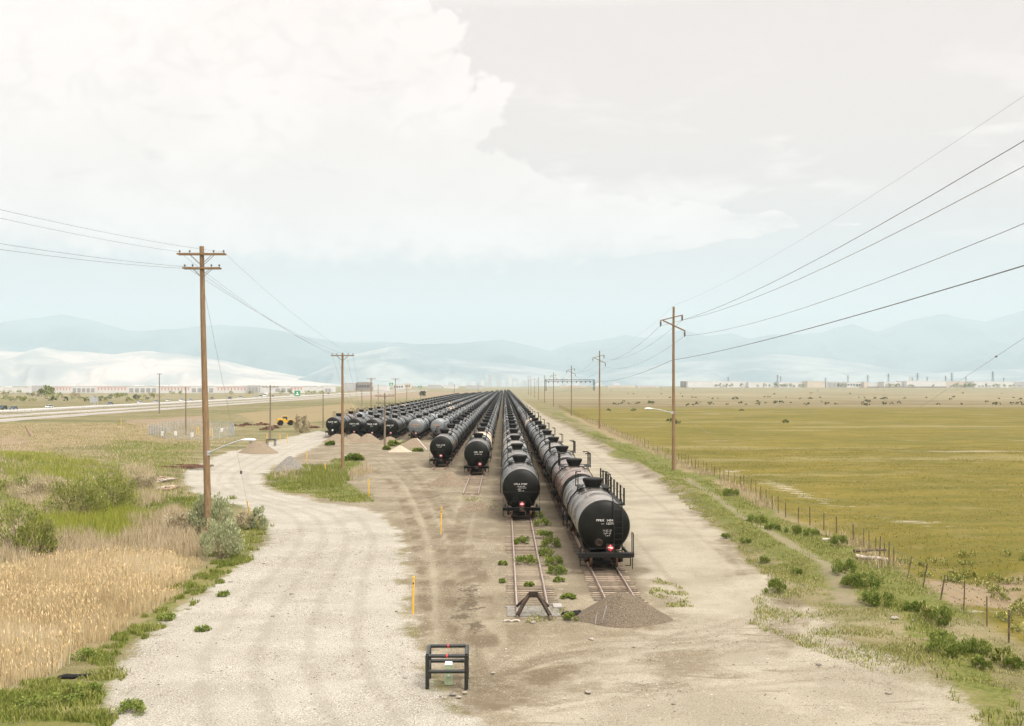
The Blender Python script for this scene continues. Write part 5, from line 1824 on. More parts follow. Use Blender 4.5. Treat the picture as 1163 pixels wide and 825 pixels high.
M['leaf_dark'] = leafmat('dark_bush_leaves', [(0, (.035, .05, .014)), (.6, (.08, .095, .028)), (1, (.14, .15, .05))])
M['leaf_bloom'] = leafmat('flowering_weed_leaves', [(0, (.07, .10, .015)), (.5, (.16, .18, .03)), (.72, (.26, .26, .06)), (.8, (.55, .52, .20)), (1, (.66, .62, .32))])
M['twig'] = mat('twig_bark', (.20, .15, .10), .95, .1)

# ---- reeds along the left edge
RP_ = PG([(-40, 655), (0, 650), (60, 641), (150, 634), (205, 636), (212, 648), (188, 680), (146, 705), (110, 735), (70, 757), (0, 785), (-60, 800)])
pr = in_poly(RP_, 42000, 2.2)
de_ = sdf(RP_, pr[:, 0], pr[:, 1])
hr = rng.uniform(.65, 1.2, len(pr)) * (0.65 + .7 * fbm(pr[:, 0] / 2.2, pr[:, 1] / 2.2, 8)) * (.45 + .55 * sstep(de_, -.4, 1.8))
blades('reeds', pr, hr, .019, .14, M['reed'], np.clip(rng.normal(.45, .25, len(pr)) + (fbm(pr[:, 0] / 4, pr[:, 1] / 4, 14) - .5) * .9, 0, 1), 'dense tan dry reed bed filling the lower left corner', 'reeds')
k = rng.uniform(0, 1, len(pr)) < .26 * sstep(fbm(pr[:, 0] / 2.5, pr[:, 1] / 2.5, 28, 3), .30, .62) + .03
pp, ph = pr[k], hr[k]
n_ = len(pp)
zb = hgt(pp[:, 0], pp[:, 1]) + ph * .93
ang = rng.uniform(0, 2 * np.pi, n_)
L_ = rng.uniform(.10, .22, n_); W_ = rng.uniform(.008, .018, n_)
ox, oy = np.cos(ang) * .10, np.sin(ang) * .10
Vp = np.empty((n_, 4, 3))
jx = rng.normal(0, .05, n_); jy = rng.normal(0, .05, n_)
for i, (u, sw, hh) in enumerate([(0, 0, -.02), (.5, -1, .5), (1.0, 0, 1.0), (.5, 1, .5)]):
    Vp[:, i] = np.stack([pp[:, 0] + jx + ox * u - np.sin(ang) * W_ * sw, pp[:, 1] + jy + oy * u + np.cos(ang) * W_ * sw, zb + L_ * hh], 1)
Tq = (np.arange(n_) * 4)[:, None] + np.array([0, 1, 2, 3])
tag(np_mesh('reed_plumes', Vp.reshape(-1, 3), Tq, M['plume'], {'rnd': np.repeat(rng.uniform(0, 1, n_), 4)}), 'orange tan seed plumes standing over the reed bed', 'reeds', None, 'stuff')

# ---- green growth where the ground is green
gp = []
for i, p in enumerate(GREEN):
    n_ = [11000, 1800, 14000, 9000, 14000, 4000, 4000, 12000, 900][i]
    if i == 7:
        c = rng.uniform((18.6, 56), (22.4, 240), (n_, 2)); v = fbm(c[:, 0] / 1.6, c[:, 1] / 1.6, 70, 4); gp.append(c[v > .5]); continue
    if i in (2, 3):
        c = in_poly(p, n_ * 2, 1.4, 1.0, 60 + i); v = fbm(c[:, 0] / .8, c[:, 1] / .8, 170 + i, 3); gp.append(c[v > .43]); continue
    gp.append(in_poly(p, n_, .9 if i in (0, 1, 2, 3, 8) else 7.0, 1.4, 60 + i))
gp = np.concatenate(gp)
hs = rng.uniform(.07, .26, len(gp)) * (.6 + .9 * fbm(gp[:, 0] / 1.2, gp[:, 1] / 1.2, 33, 3))
left = (gp[:, 0] < -22) & (gp[:, 1] > 62)
hs = np.where(left, hs * 1.7, hs)
blades('grass', gp, hs, .045, .55, M['grass_green'], np.clip(rng.normal(.42, .22, len(gp)) + (fbm(gp[:, 0] / 2.5, gp[:, 1] / 2.5, 51) - .5) * .9, 0, 1), 'patchy green grass and weeds beside the roads')
isl = in_poly(PG([(330, 540), (350, 531), (385, 531), (398, 545), (385, 556), (345, 552)]), 4500, .8, 1.2, 90)
blades('tall_grass', isl, rng.uniform(.35, .85, len(isl)), .04, .35, M['grass_green'], np.clip(rng.normal(.45, .2, len(isl)), 0, 1), 'taller green grass on the island beside the road')
lim = in_poly(PG([(45, 612), (70, 588), (120, 582), (172, 588), (160, 606), (110, 618)]), 7000, 2.0, .8, 91)
lim2 = in_poly(PG([(0, 518), (50, 524), (110, 540), (165, 556), (172, 576), (120, 572), (62, 560), (25, 545)]), 11000, 7, 1.3, 191, 4.0)
blades('tall_grass', lim2, rng.uniform(.3, .9, len(lim2)), .04, .35, M['grass_lime'], np.clip(rng.normal(.5, .35, len(lim2)), 0, 1), 'yellow green tall grass below the bare reddish slope')
blades('tall_grass', lim, rng.uniform(.5, 1.0, len(lim)), .035, .25, M['grass_lime'], np.clip(rng.normal(.45, .22, len(lim)), 0, 1), 'bright yellow green tall grass above the reed bed')
dr = np.concatenate([in_poly(PG([(140, 622), (150, 596), (200, 585), (228, 600), (226, 632)]), 7000, 1, .8, 92), in_poly(PG([(0, 560), (40, 548), (100, 560), (110, 590), (60, 600), (30, 585)]), 5000, 1, 1, 93),
                     in_poly(PG([(135, 540), (170, 535), (185, 575), (160, 585)]), 3500, 1, 1, 94), in_poly(PG([(310, 533), (355, 535), (345, 545), (310, 545)]), 500, .5, 1, 95), in_poly(PG([(395, 540), (418, 528), (424, 536), (400, 546)]), 600, .5, 1, 96)])
dr = np.concatenate([dr, in_poly(PG([(-20, 628), (60, 612), (140, 615), (205, 608), (222, 632), (150, 634), (60, 643), (-20, 655)]), 7000, 1.5, .8, 196)])
blades('dry_grass', dr, rng.uniform(.4, 1.15, len(dr)), .03, .35, M['grass_dry'], np.clip(rng.normal(.55, .25, len(dr)), 0, 1), 'pale dry grass standing in the left grassland')
wl = in_poly(PG([(-60, 482), (260, 482), (265, 500), (215, 520), (210, 545), (230, 575), (225, 640), (-60, 660)]), 30000, 0, 1.0, 97, 3.0)
blades('rough_grass', wl, rng.uniform(.12, .55, len(wl)), .05, .6, M['grass_dry'], np.clip(rng.normal(.5, .25, len(wl)), 0, 1), 'rough straw grass scattered over the left grassland')
wg = in_poly(PG([(-60, 480), (260, 480), (215, 520), (210, 545), (230, 575), (225, 640), (-60, 660)]), 24000, 0, 1.6, 98, 3.2)
blades('rough_green_grass', wg, rng.uniform(.10, .40, len(wg)), .05, .6, M['grass_green'], np.clip(rng.normal(.5, .25, len(wg)), 0, 1), 'green tufts scattered over the left grassland')
# ---- fence line straw and meadow
fl = np.array(FL)
yy_ = rng.uniform(58, 330, 11000)
xx_ = np.interp(yy_, fl[:, 1], fl[:, 0]) + rng.normal(-.5, .65, len(yy_))
kk = fbm(xx_ / 2, yy_ / 4, 24, 3) > .47
xx_, yy_ = xx_[kk], yy_[kk]
blades('fence_straw', np.stack([xx_, yy_], 1), rng.uniform(.25, .8, len(xx_)), .045, .5, M['grass_dry'], np.clip(rng.normal(.45, .25, len(xx_)), 0, 1), 'pinkish straw grass caught along the wire fence')
me_ = in_poly([(21.8, 40), (22.6, 58), (24.9, 72), (25.2, 110), (25.8, 190), (110, 190), (80, 120), (40, 62), (24, 38)], 45000, .5, .7, 99, 2.2)
blades('meadow_grass', me_, rng.uniform(.03, .12, len(me_)), .06, .9, M['grass_field'], np.clip(rng.normal(.45, .22, len(me_)) + (fbm(me_[:, 0] / 9, me_[:, 1] / 9, 15) - .5) * .8, 0, 1), 'short olive gold grass covering the meadow')
sp_ = in_poly([(11, 48), (14, 40), (20.5, 36), (22.2, 52), (23.5, 66), (23, 120), (17.6, 120), (16, 75), (14.5, 58)], 60000, .5, 1.2, 101, 1.6)
_pd = pdist([smooth_line(PG([(780, 545), (806, 563), (830, 578), (855, 594), (885, 612), (929, 642), (952, 666), (962, 688)]), 6)], sp_[:, 0], sp_[:, 1])
sp_ = sp_[_pd > rng.uniform(.45, 1.1, len(sp_))]
blades('roadside_grass', sp_, rng.uniform(.03, .15, len(sp_)), .028, .9, M['grass_green'], np.clip(rng.normal(.6, .25, len(sp_)), 0, 1), 'sparse grass on the strip between service road and fence')
yd = np.concatenate([in_poly(PG([(745, 655), (775, 668), (785, 690), (755, 690), (735, 672)]), 900, .6, 1.5, 103, .9), in_poly(PG([(590, 690), (640, 685), (650, 705), (600, 708)]), 500, .4, 1.6, 104, .7), in_poly(PG([(520, 560), (565, 568), (572, 580), (540, 582)]), 600, .5, 1.5, 105, 1.0)])
blades('yard_weeds', yd, rng.uniform(.03, .13, len(yd)), .05, .7, M['grass_green'], np.clip(rng.normal(.6, .25, len(yd)), 0, 1), 'thin yellowing weeds in the dirt around the track ends')


# ---- shrubs and weeds: every one a thing with stems and leaves
def shrub_mesh(wd, hg, nleaf, lsz, material, seed, style='round', nclump=26, stems=9, name='foliage'):
    r_ = np.random.default_rng(seed)
    cl_ = []
    for _ in range(nclump):
        a = r_.uniform(0, 2 * np.pi); el_ = r_.uniform(0.05, 1.0) ** .8
        rad = r_.uniform(.35, 1.0) ** .5
        c = np.array([math.cos(a) * math.sqrt(max(0, 1 - el_ ** 2 * .8)) * rad * wd / 2, math.sin(a) * math.sqrt(max(0, 1 - el_ ** 2 * .8)) * rad * wd / 2, hg * (.05 + .87 * el_ * (.6 + .4 * rad))])
        cl_.append((c, r_.uniform(.12, .24) * wd * (1 if style == 'round' else .6), r_.uniform(-.25, .25)))
    ci = r_.integers(0, nclump, nleaf)
    cen = np.array([c[0] for c in cl_])[ci]; rad = np.array([c[1] for c in cl_])[ci]; tone = np.array([c[2] for c in cl_])[ci]
    d = r_.normal(0, 1, (nleaf, 3)); d /= np.linalg.norm(d, axis=1)[:, None]
    rr__ = rad * r_.uniform(.1, 1, nleaf) ** .45
    P = cen + d * rr__[:, None] * np.array([1, 1, .8 if style == 'round' else 1.5])
    P[:, 2] = np.maximum(P[:, 2], r_.uniform(.02, .12, nleaf) * hg)
    out = P - np.array([0, 0, hg * .1]); out /= (np.linalg.norm(out, axis=1)[:, None] + 1e-6)
    up = out * .7 + r_.normal(0, .45, (nleaf, 3)) + np.array([0, 0, .5 if style == 'round' else 1.3])
    up /= np.linalg.norm(up, axis=1)[:, None]
    sd_ = np.cross(up, r_.normal(0, 1, (nleaf, 3))); sd_ /= (np.linalg.norm(sd_, axis=1)[:, None] + 1e-6)
    L = lsz * r_.uniform(.6, 1.5, nleaf)[:, None]
    W = L * (.42 if style == 'round' else .17)
    V = np.stack([P, P + up * L * .5 + sd_ * W, P + up * L, P + up * L * .5 - sd_ * W], 1)
    T = (np.arange(nleaf) * 4)[:, None] + np.array([0, 1, 2, 3])
    rnd = np.clip(r_.normal(.5, .2, nleaf) + tone, 0, 1)
    return V.reshape(-1, 3), T, np.repeat(rnd, 4), cl_


def shrub(px, py, wd, hg, label, material='leaf_weed', nleaf=900, lsz=.12, style='round', name='shrub', cat='shrub', group=None, world_xy=None, nclump=26, stems=True):
    x, y = world_xy or G(px, py)
    seed = int(abs(x) * 131 + y * 17 + wd * 7) % 100000
    V, T, rnd, cl_ = shrub_mesh(wd, hg, nleaf, lsz, material, seed, style, nclump)
    if not stems:
        o = np_mesh(name, V, T, M[material], {'rnd': rnd}); o.location = (x, y, hz(x, y))
        return tag(o, label, cat, group)
    t = thing(name, label, cat, (x, y, hz(x, y)), 0, group)
    o = np_mesh('foliage', V, T, M[material], {'rnd': rnd}); o.parent = t
    m = MB()
    for c, r__, _ in cl_[:: (2 if nclump > 12 else 1)]:
        m.path([(c[0] * .08, c[1] * .08, -.05), (c[0] * .5, c[1] * .5, c[2] * .55), tuple(c * 1.08)], [.008 * wd, .005 * wd, .002 * wd], 4, cap=False)
    m.build('stems', M['twig'], t)
    return t


shrub(243, 607, 3.5, 2.9, 'large silver green bush behind the foot of the tallest pole', 'leaf_sage', 5200, .17, 'tall', nclump=60)
shrub(251, 634, 2.9, 2.3, 'pale silver bush in front of the tallest pole at the road edge', 'leaf_sage', 4400, .15, 'tall', nclump=48)
shrub(294, 603, 1.7, 1.7, 'small sprigged grey green bush at the road edge right of the big bushes', 'leaf_sage', 1500, .15, 'tall', nclump=18)
shrub(277, 602, 1.6, 1.2, 'tan dry bush between two silver bushes at the road edge', 'leaf_brown', 1200, .16, 'tall', nclump=18)
for a in [(20, 632, 4.6, 3.2, 'open olive shrub at the left frame edge behind the reeds', 'leaf_olive', 2600), (42, 632, 2.6, 2.4, 'narrow olive shrub right of the leftmost shrub behind the reeds', 'leaf_olive', 1500), (85, 592, 5.0, 2.6, 'dark olive shrub in the middle of the left grassland', 'leaf_olive', 3400), (128, 582, 4.4, 3.0, 'rounded olive shrub nearest the log jumbles', 'leaf_olive', 3400),
          (106, 577, 3.6, 2.0, 'brownish olive shrub between two larger olive shrubs', 'leaf_brown', 1800), (52, 572, 5.0, 1.6, 'grey dry brush above the dark olive shrub', 'leaf_brown', 2600), (163, 560, 3.4, 1.8, 'grey dry brush beside the log jumbles', 'leaf_brown', 2000), (205, 606, 3.0, 1.2, 'low tan dry brush left of the silver bushes', 'leaf_brown', 1500),
          (15, 562, 4, .9, 'low green brush under the reddish slope at far left', 'leaf_olive', 1500)]:
    shrub(*a[:6], nleaf=a[6], lsz=.20, style='tall', nclump=44, group='shrubs of the left grassland')
shrub(342, 492, 3.9, 3.9, 'round twiggy brown bush at the bend of the gravel road', 'leaf_brown', 2600, .3, 'tall', nclump=50)
shrub(0, 0, 7, 4.5, 'brown bush behind the leftmost tank cars', 'leaf_brown', 1800, .45, 'tall', world_xy=((407 - CX) / F * 300, 300), nclump=40)
# weeds between and beside the rails
for i, (px, py, wd, hg, wh) in enumerate([(610, 589, 1.6, .9, 'right under the glossy tank car'), (617, 598, 1.7, 1.0, 'second in the row of weeds beyond the glossy tank car'), (618, 612, 1.9, 1.0, 'third in the row of weeds'), (624, 622, 2.2, 1.1, 'largest in the row of weeds'), (620, 632, 1.5, .8, 'low in the middle of the row of weeds'), (629, 642, 1.9, .9, 'fifth in the row of weeds'), (632, 652, 1.6, .8, 'near the end of the row of weeds'), (635, 661, .8, .4, 'smallest at the near end of the row of weeds'),
                                         (593, 618, 1.5, .8, 'between the rails, the farther one'), (598, 641, 1.9, .9, 'between the rails, the nearer big one'), (601, 666, .8, .3, 'between the rails just behind the bumper'), (571, 642, .8, .4, 'left of the rails, upper of two'), (570, 662, .6, .3, 'left of the rails, lower of two'), (648, 705, .9, .55, 'at the left foot of the brown heap'), (645, 680, 1.1, .3, 'yellowish, right of the bumper')]):
    wd, hg = wd * .66, hg * .62
    shrub(px, py, wd, hg, 'bushy green weed ' + wh, 'leaf_weed', int(1500 * wd), .065, 'round', 'weed', 'weed', 'weeds along the overgrown track', nclump=16)
for i, (px, py, wd, hg, wh) in enumerate([(829, 565, 2.4, .9, 'below the salt streak, farthest of the roadside weeds'), (859, 590, 2.6, .9, 'second of the big roadside weeds'), (878, 602, 1.9, .6, 'beside the fence above the dirt path'), (902, 605, 2.0, .7, 'against the fence, upper strip'), (921, 609, 1.8, .7, 'just left of the pale fallen timber'), (953, 622, 1.9, 1.3, 'dark and tall by the pale fallen timber'), (958, 661, 2.3, 1.1, 'at the top of the fence side cluster'), (880, 675, 1.5, 1.15, 'alone at the edge of the service road'),
                                         (984, 672, 2.4, 1.0, 'in the middle of the fence side cluster'), (998, 690, 2.4, 1.0, 'dark, at the foot of the fence side cluster'), (968, 672, 1.6, .7, 'left in the fence side cluster'), (1042, 697, 1.6, .7, 'below the leaning fence posts'), (1069, 710, 1.9, 1.0, 'tall, under a leaning fence post'), (1055, 704, 1.3, .8, 'pale flowered, beside the leaning post'), (1078, 742, 2.6, .8, 'wide and low at lower right'), (1068, 728, 1.2, .6, 'small, above the wide low one'), (1104, 742, 1.9, .8, 'right of the wide low one'), (1115, 762, 1.1, .6, 'round and nearest at lower right'), (1141, 755, 1.4, .9, 'yellowish at the right frame edge'), (1150, 760, 1.0, .7, 'last at the right frame edge'),
                                         (824, 612, .9, .4, 'small at the service road edge'), (847, 618, 1.1, .45, 'low at the service road edge'), (868, 640, 1.0, .4, 'small above the lone road edge weed'), (905, 655, .9, .35, 'small on the grass by the dirt path')]):
    wd, hg = wd * .72, hg * .6
    shrub(px, py, wd, hg, 'green weed ' + wh, 'leaf_bloom' if 'flower' in wh or 'yellow' in wh else 'leaf_weed', int(1100 * wd + 300), .10, 'tall', 'weed', 'weed', 'weeds between service road and fence', nclump=18)
fw = random.Random(12)
spots_ = []
while len(spots_) < 52:
    yy = fw.uniform(42, 68); xx = fw.uniform(22.5, 38)
    if xx > np.interp(yy, [p[1] for p in FL], [p[0] for p in FL]) + .4 and float(fbm(np.array(xx / 2.2), np.array(yy / 2.2), 88, 3)) > .50 and xx < .53 * yy:
        spots_.append((xx, yy, fw.uniform(.45, 1.35), fw.uniform(.25, .6)))
for i, (px, py, wd, hg) in enumerate(spots_):
    wd, hg = wd * .9, hg * .7
    shrub(px, py, wd, hg, 'pale yellow flowering weed clump beyond the fence at right', 'leaf_bloom', int(360 * wd), .09, 'tall', 'flowering_weed', 'weed', 'flowering weeds beyond the fence', world_xy=(px, py), nclump=14)
for i, (px, py, wd, hg, lb) in enumerate([(375, 506, 2.0, .8, 'left of the leftmost brown heap'), (400, 499, 2.0, 1.0, 'on top of a brown heap'), (448, 507, 2.6, 1.4, 'right of the short pole'), (462, 507, 2.8, 1.4, 'on the weedy heap'), (439, 511, 1.4, .7, 'at the foot of the short pole'), (475, 513, 2.0, .5, 'low, behind the guy guard'), (402, 523, 3.2, .9, 'on the far side of the island pole'), (255, 676, .9, .3, 'small, on gravel near the reeds'), (148, 811, 1.3, .5, 'nearest the camera at lower left'), (98, 748, 1.3, .6, 'where the reeds meet the road'), (190, 702, 1.2, .3, 'small, beside the reed edge'), (230, 716, .9, .2, 'flat, on the left of the gravel road'), (40, 805, 1.6, .5, 'low in the lower left corner'), (100, 790, 1.5, .5, 'beside the torn tyre'), (70, 800, 1.5, .4, 'below the torn tyre')]):
    wd, hg = wd * .75, hg * .6
    shrub(px, py, wd, hg, 'green weed ' + lb, 'leaf_weed', int(1000 * wd), .065 if py > 600 else .25, 'round', 'weed', 'weed', 'scattered weeds of the yard', nclump=14)

# dark shrubs dotting the far meadow
fr_ = random.Random(21)
for i in range(96):
    py = fr_.choice([444.5, 448, 452, 453, 454, 458, 459, 460, 461]) + fr_.uniform(-.7, .7)
    px = fr_.uniform(690, 1175)
    Z = F * CAMZ / (py - HY)
    s_ = fr_.uniform(.9, 2.3) * (1.0 if Z > 500 else .7)
    shrub(0, 0, s_ * 1.3, s_ * .75, 'small dark shrub dotting the dry far side of the meadow', 'leaf_dark', 90, s_ * .22, 'round', 'shrub', 'shrub', 'dark shrubs of the far meadow', world_xy=((px - CX) / F * Z, Z), nclump=7, stems=False)
for (px, py, s_) in [(763, 480, 2.2), (770, 481, 1.4), (720, 467, 1.6), (692, 467, 1.5), (842, 467, 1.6), (891, 480.5, 1.6), (985, 457, 3.0), (835, 454, 3.5)]:
    shrub(px, py, s_ * 1.3, s_ * .5, 'low dark shrub standing alone in the olive meadow', 'leaf_dark', 160, s_ * .16, 'round', 'shrub', 'shrub', 'lone shrubs in the olive meadow', nclump=8, stems=False)
#@@PART5
# ================================================================== HIGHWAY AND ITS TRAFFIC
M['pavement'] = mat('pale_worn_pavement', (.29, .27, .245), .95, .1, 0, .15, .05, space='World', vscale=(1, .1, 1))
M['lane_white'] = mat('white_lane_paint', (.75, .75, .72), .8, .2, 0, .1)
for (xa, xb, lb) in [(-162, -152.5, 'near pale lanes of the highway'), (-183.5, -174, 'middle pale lanes of the highway'), (-222, -200, 'far lanes of the highway carrying traffic')]:
    m = MB(); yy = list(range(120, 2200, 60))
    v = []
    for y in yy:
        for x in (xa, xb): v.append((x, y, max(hz(xa, y), hz(xb, y), hz((xa + xb) / 2, y)) + .12))
        for x in (xa - .8, xb + .8): v.append((x, y, -.6))
    for i in range(len(yy) - 1):
        b = i * 4
        m.F += [(b, b + 1, b + 5, b + 4), (b + 2, b, b + 4, b + 6), (b + 1, b + 3, b + 7, b + 5)]; m.M += [0, 0, 0]
    m.V = v
    tag(m.build('highway', M['pavement']), lb, 'road', None, 'structure')
m = MB()
for y in range(130, 1900, 40):
    for x in (-153.5, -161, -175, -182.5, -206, -216):
        m.box((x, y + 20, .62), (.18, 38 if x in (-153.5, -161, -175, -182.5) else 6, .008))
tag(m.build('lane_markings', M['lane_white']), 'white lane lines painted along the highway', 'markings', None, 'structure')
br = thing('guard_rail', 'long white guard rail in front of the highway traffic', 'guard rail', (0, 0, 0))
m = MB(); m.bar((-192, 130, 1.25), (-192, 1500, 1.25), .12, .38); m.build('beam', M['white'], br)
m = MB()
for y in range(132, 1100, 6): m.box((-192.2, y, .6), (.14, .14, 1.3))
tag(m.build('post', M['galv'], br), kind='stuff')


def road_car(px, xw, col, kind, label):
    Z = xw * F / (px - CX)
    mt = M.get('car_' + col)
    if mt is None:
        c = {'white': (.75, .75, .74), 'silver': (.42, .45, .48), 'dark': (.03, .035, .04), 'blue': (.09, .13, .20), 'green': (.07, .09, .07), 'brown': (.18, .13, .10)}[col]
        mt = M['car_' + col] = mat('car_paint_' + col, c, .3, .5, 0, .05)
    t = thing(kind, label, {'car': 'car', 'van': 'van', 'box_truck': 'truck', 'pickup_truck': 'truck', 'suv': 'car'}[kind], (xw, Z, .62), 0, 'traffic on the far highway')
    s_ = 1.35
    L, W_, Hh = {'car': (4.6, 1.8, 1.4), 'suv': (4.9, 1.95, 1.8), 'van': (5.4, 2.0, 2.2), 'pickup_truck': (5.7, 2.0, 1.85), 'box_truck': (8.0, 2.5, 3.4)}[kind]
    m = MB()
    hb_ = Hh * .52 if kind != 'box_truck' else 1.5
    m.prism([(-L / 2, .35), (L / 2, .35), (L / 2, hb_ * .85), (L * .46, hb_), (-L * .46, hb_), (-L / 2, hb_ * .8)], 'x', -W_ / 2, W_ / 2)
    if kind == 'box_truck': m.box((0, .9, 2.2), (2.5, 6.0, 2.6))
    m.build('body', mt, t)
    m = MB()
    c0, c1 = {'car': (-.30, .34), 'suv': (-.26, .46), 'van': (-.36, .47), 'pickup_truck': (-.28, .08), 'box_truck': (-.48, -.28)}[kind]
    m.prism([(L * c0, hb_), (L * c1, hb_), (L * (c1 - .07), Hh if kind != 'box_truck' else 2.6), (L * (c0 + .12), Hh if kind != 'box_truck' else 2.6)], 'x', -W_ * .45, W_ * .45)
    m.build('cabin', M['glass'], t)
    m = MB(); zt = Hh if kind != 'box_truck' else 2.6
    m.box((0, L * (c0 + c1 + .05) / 2, zt + .03), (W_ * .88, L * (c1 - c0 - .17), .07)); m.build('roof', mt, t)
    for sx in (-1, 1):
        for sy in (-.31, .31):
            m = MB(); m.lathe([(.2, -.11), (.34, -.11), (.34, .11), (.2, .11)], (sx * (W_ / 2 - .08), L * sy, .34), 'x', 12); m.build('wheel', M['rubber'], t, 40)
    return t


for a in [(3, -212, 'green', 'suv', 'dark green car at the left frame edge on the highway'), (15.5, -209, 'blue', 'car', 'blue grey car second from the left on the highway'), (56, -210, 'white', 'car', 'white car above the long guard rail at far left'), (125, -212, 'blue', 'car', 'dark blue car right of the pale highway sign'),
          (159, -212, 'white', 'car', 'white car left of the plain brown pole by the highway'), (177, -209, 'silver', 'car', 'silver car just left of the plain brown pole'), (191, -216, 'white', 'car', 'white car just right of the plain brown pole'), (206, -210, 'white', 'suv', 'white car left of the plain grey pole'), (216.5, -209, 'silver', 'car', 'silver car right of the plain grey pole'),
          (241, -210, 'brown', 'pickup_truck', 'brown truck touching the tallest pole on its right'), (261, -208, 'dark', 'suv', 'dark car right of the brown truck'), (273, -212, 'silver', 'suv', 'silver car right of the dark car'), (290, -210, 'white', 'car', 'white car left of the box truck'), (296, -206, 'silver', 'van', 'pale van close to the box truck'),
          (301.5, -220, 'white', 'box_truck', 'white box truck above the other traffic'), (310, -207, 'dark', 'car', 'dark car right of the box truck'), (323, -214, 'white', 'car', 'white car left of the green highway sign'), (331, -214, 'white', 'van', 'white van beside the green highway sign'), (345, -210, 'white', 'car', 'white car right of the green highway sign'), (373, -205, 'dark', 'suv', 'dark car right of the plain pole near the tanks'),
          (385, -214, 'white', 'van', 'faint white van behind the island pole')]:
    road_car(*a)


def road_sign(px0, px1, pt, pb, Z, colr, label, pbase):
    k = Z / F
    x0, x1 = (px0 - CX) * k, (px1 - CX) * k
    zt, zb_ = CAMZ + (HY - pt) * k, CAMZ + (HY - pb) * k
    t = thing('highway_sign', label, 'road sign', ((x0 + x1) / 2, Z, 0))
    w_ = x1 - x0
    m = MB(); m.box((0, 0, (zt + zb_) / 2), (w_, .12, zt - zb_)); m.build('panel', M[colr], t)
    for s_ in (-.32, .32):
        m = MB(); m.box((s_ * w_, .16, zt / 2), (.22, .18, zt)); m.build('post', M['galv'], t)
    if colr == 'green_sign':
        m = MB()
        m.box((0, -.075, zb_ + (zt - zb_) * .30), (w_ * .62, .02, (zt - zb_) * .16)); m.box((0, -.075, zb_ + (zt - zb_) * .62), (w_ * .22, .02, (zt - zb_) * .3))
        m.build('legend', M['white'], t)
    return t


road_sign(102, 107, 450, 457.5, 560, 'galv', 'tall pale back of a highway sign, left of a joined lower one', 462)
road_sign(107.2, 111.5, 451.5, 457.5, 565, 'galv', 'lower pale back of a highway sign, joined to a taller one', 462)
road_sign(334.5, 341, 444, 450, 900, 'green_sign', 'green highway sign with white legend above the traffic', 452)
road_sign(442, 446.5, 435, 438.2, 1500, 'green_sign', 'small distant green sign above the leftmost tank rows', 440)
road_sign(475, 479, 438.5, 440.5, 1500, 'green_sign', 'tiny distant green sign above the round dark bush', 441)

# ================================================================== WAREHOUSES AND TOWN
M['wall_white'] = mat('white_warehouse_wall', (.58, .57, .55), .9, .2, 0, .06, .05)
M['wall_grey'] = mat('grey_building_wall', (.42, .41, .40), .9, .2, 0, .12, .05)
M['wall_tan'] = mat('tan_building_wall', (.55, .47, .38), .9, .2, 0, .1, .05)
M['wall_brown'] = mat('brown_building_wall', (.25, .21, .18), .9, .2, 0, .12, .05)
M['wall_blue'] = mat('blue_cladding', (.10, .33, .52), .7, .3, 0, .08, .05)
M['dock'] = mat('grey_dock_doors', (.30, .29, .28), .8, .2, 0, .1, .3)
M['stripe'] = mat('brick_red_stripe', (.50, .24, .18), .9, .1, 0, .1, .3)
M['roof_pale'] = mat('pale_flat_roof', (.60, .58, .55), .9, .1, 0, .1, .05)


def building(px0, px1, pt, Z, dp, label, wall='wall_white', name='warehouse', docks=(), stripes=(), roofbits=0, cat='building', group=None, wins=0):
    k = Z / F
    x0, x1 = (px0 - CX) * k, (px1 - CX) * k
    zg = hz((x0 + x1) / 2, Z) - .5
    h = CAMZ + (HY - pt) * k - zg
    w_ = x1 - x0
    t = thing(name, label, cat, ((x0 + x1) / 2, Z, zg), 0, group)
    m = MB(); m.box((0, dp / 2, h / 2), (w_, dp, h)); m.build('wall', M[wall], t)
    m = MB(); m.box((0, dp / 2, h + .25), (w_ + .6, dp + .6, .5))
    for i in range(roofbits): m.box((random.uniform(-.45, .45) * w_, dp * random.uniform(.1, .5), h + 1.1), (w_ * .03 + 1, 3, 1.3))
    m.build('roof', M['roof_pale'], t)
    for (a, b, lo, hi, n_) in docks:
        xa, xb = (a - CX) * k - (x0 + x1) / 2, (b - CX) * k - (x0 + x1) / 2
        for i in range(n_):
            wq = (xb - xa) / n_
            m = MB(); m.box((xa + wq * (i + .5), -.12, h * (lo + hi) / 2), (wq * .72, .25, h * (hi - lo))); m.build('dock_door', M['dock'], t)
    for (a, b, lo, hi, n_) in stripes:
        xa, xb = (a - CX) * k - (x0 + x1) / 2, (b - CX) * k - (x0 + x1) / 2
        m = MB()
        m.box(((xa + xb) / 2, -.1, h * hi), (xb - xa, .2, h * .05))
        for i in range(n_):
            wq = (xb - xa) / n_
            m.box((xa + wq * (i + .5), -.15, h * (lo + hi) / 2), (wq * .3, .3, h * (hi - lo)))
        m.build('painted_stripe', M['stripe'], t)
    if wins:
        m = MB()
        for i in range(wins):
            m.box(((i + .5) / wins * w_ - w_ / 2, -.1, h * .55), (w_ / wins * .6, .2, h * .3))
        m.build('window_band', M['glass'], t)
    return t


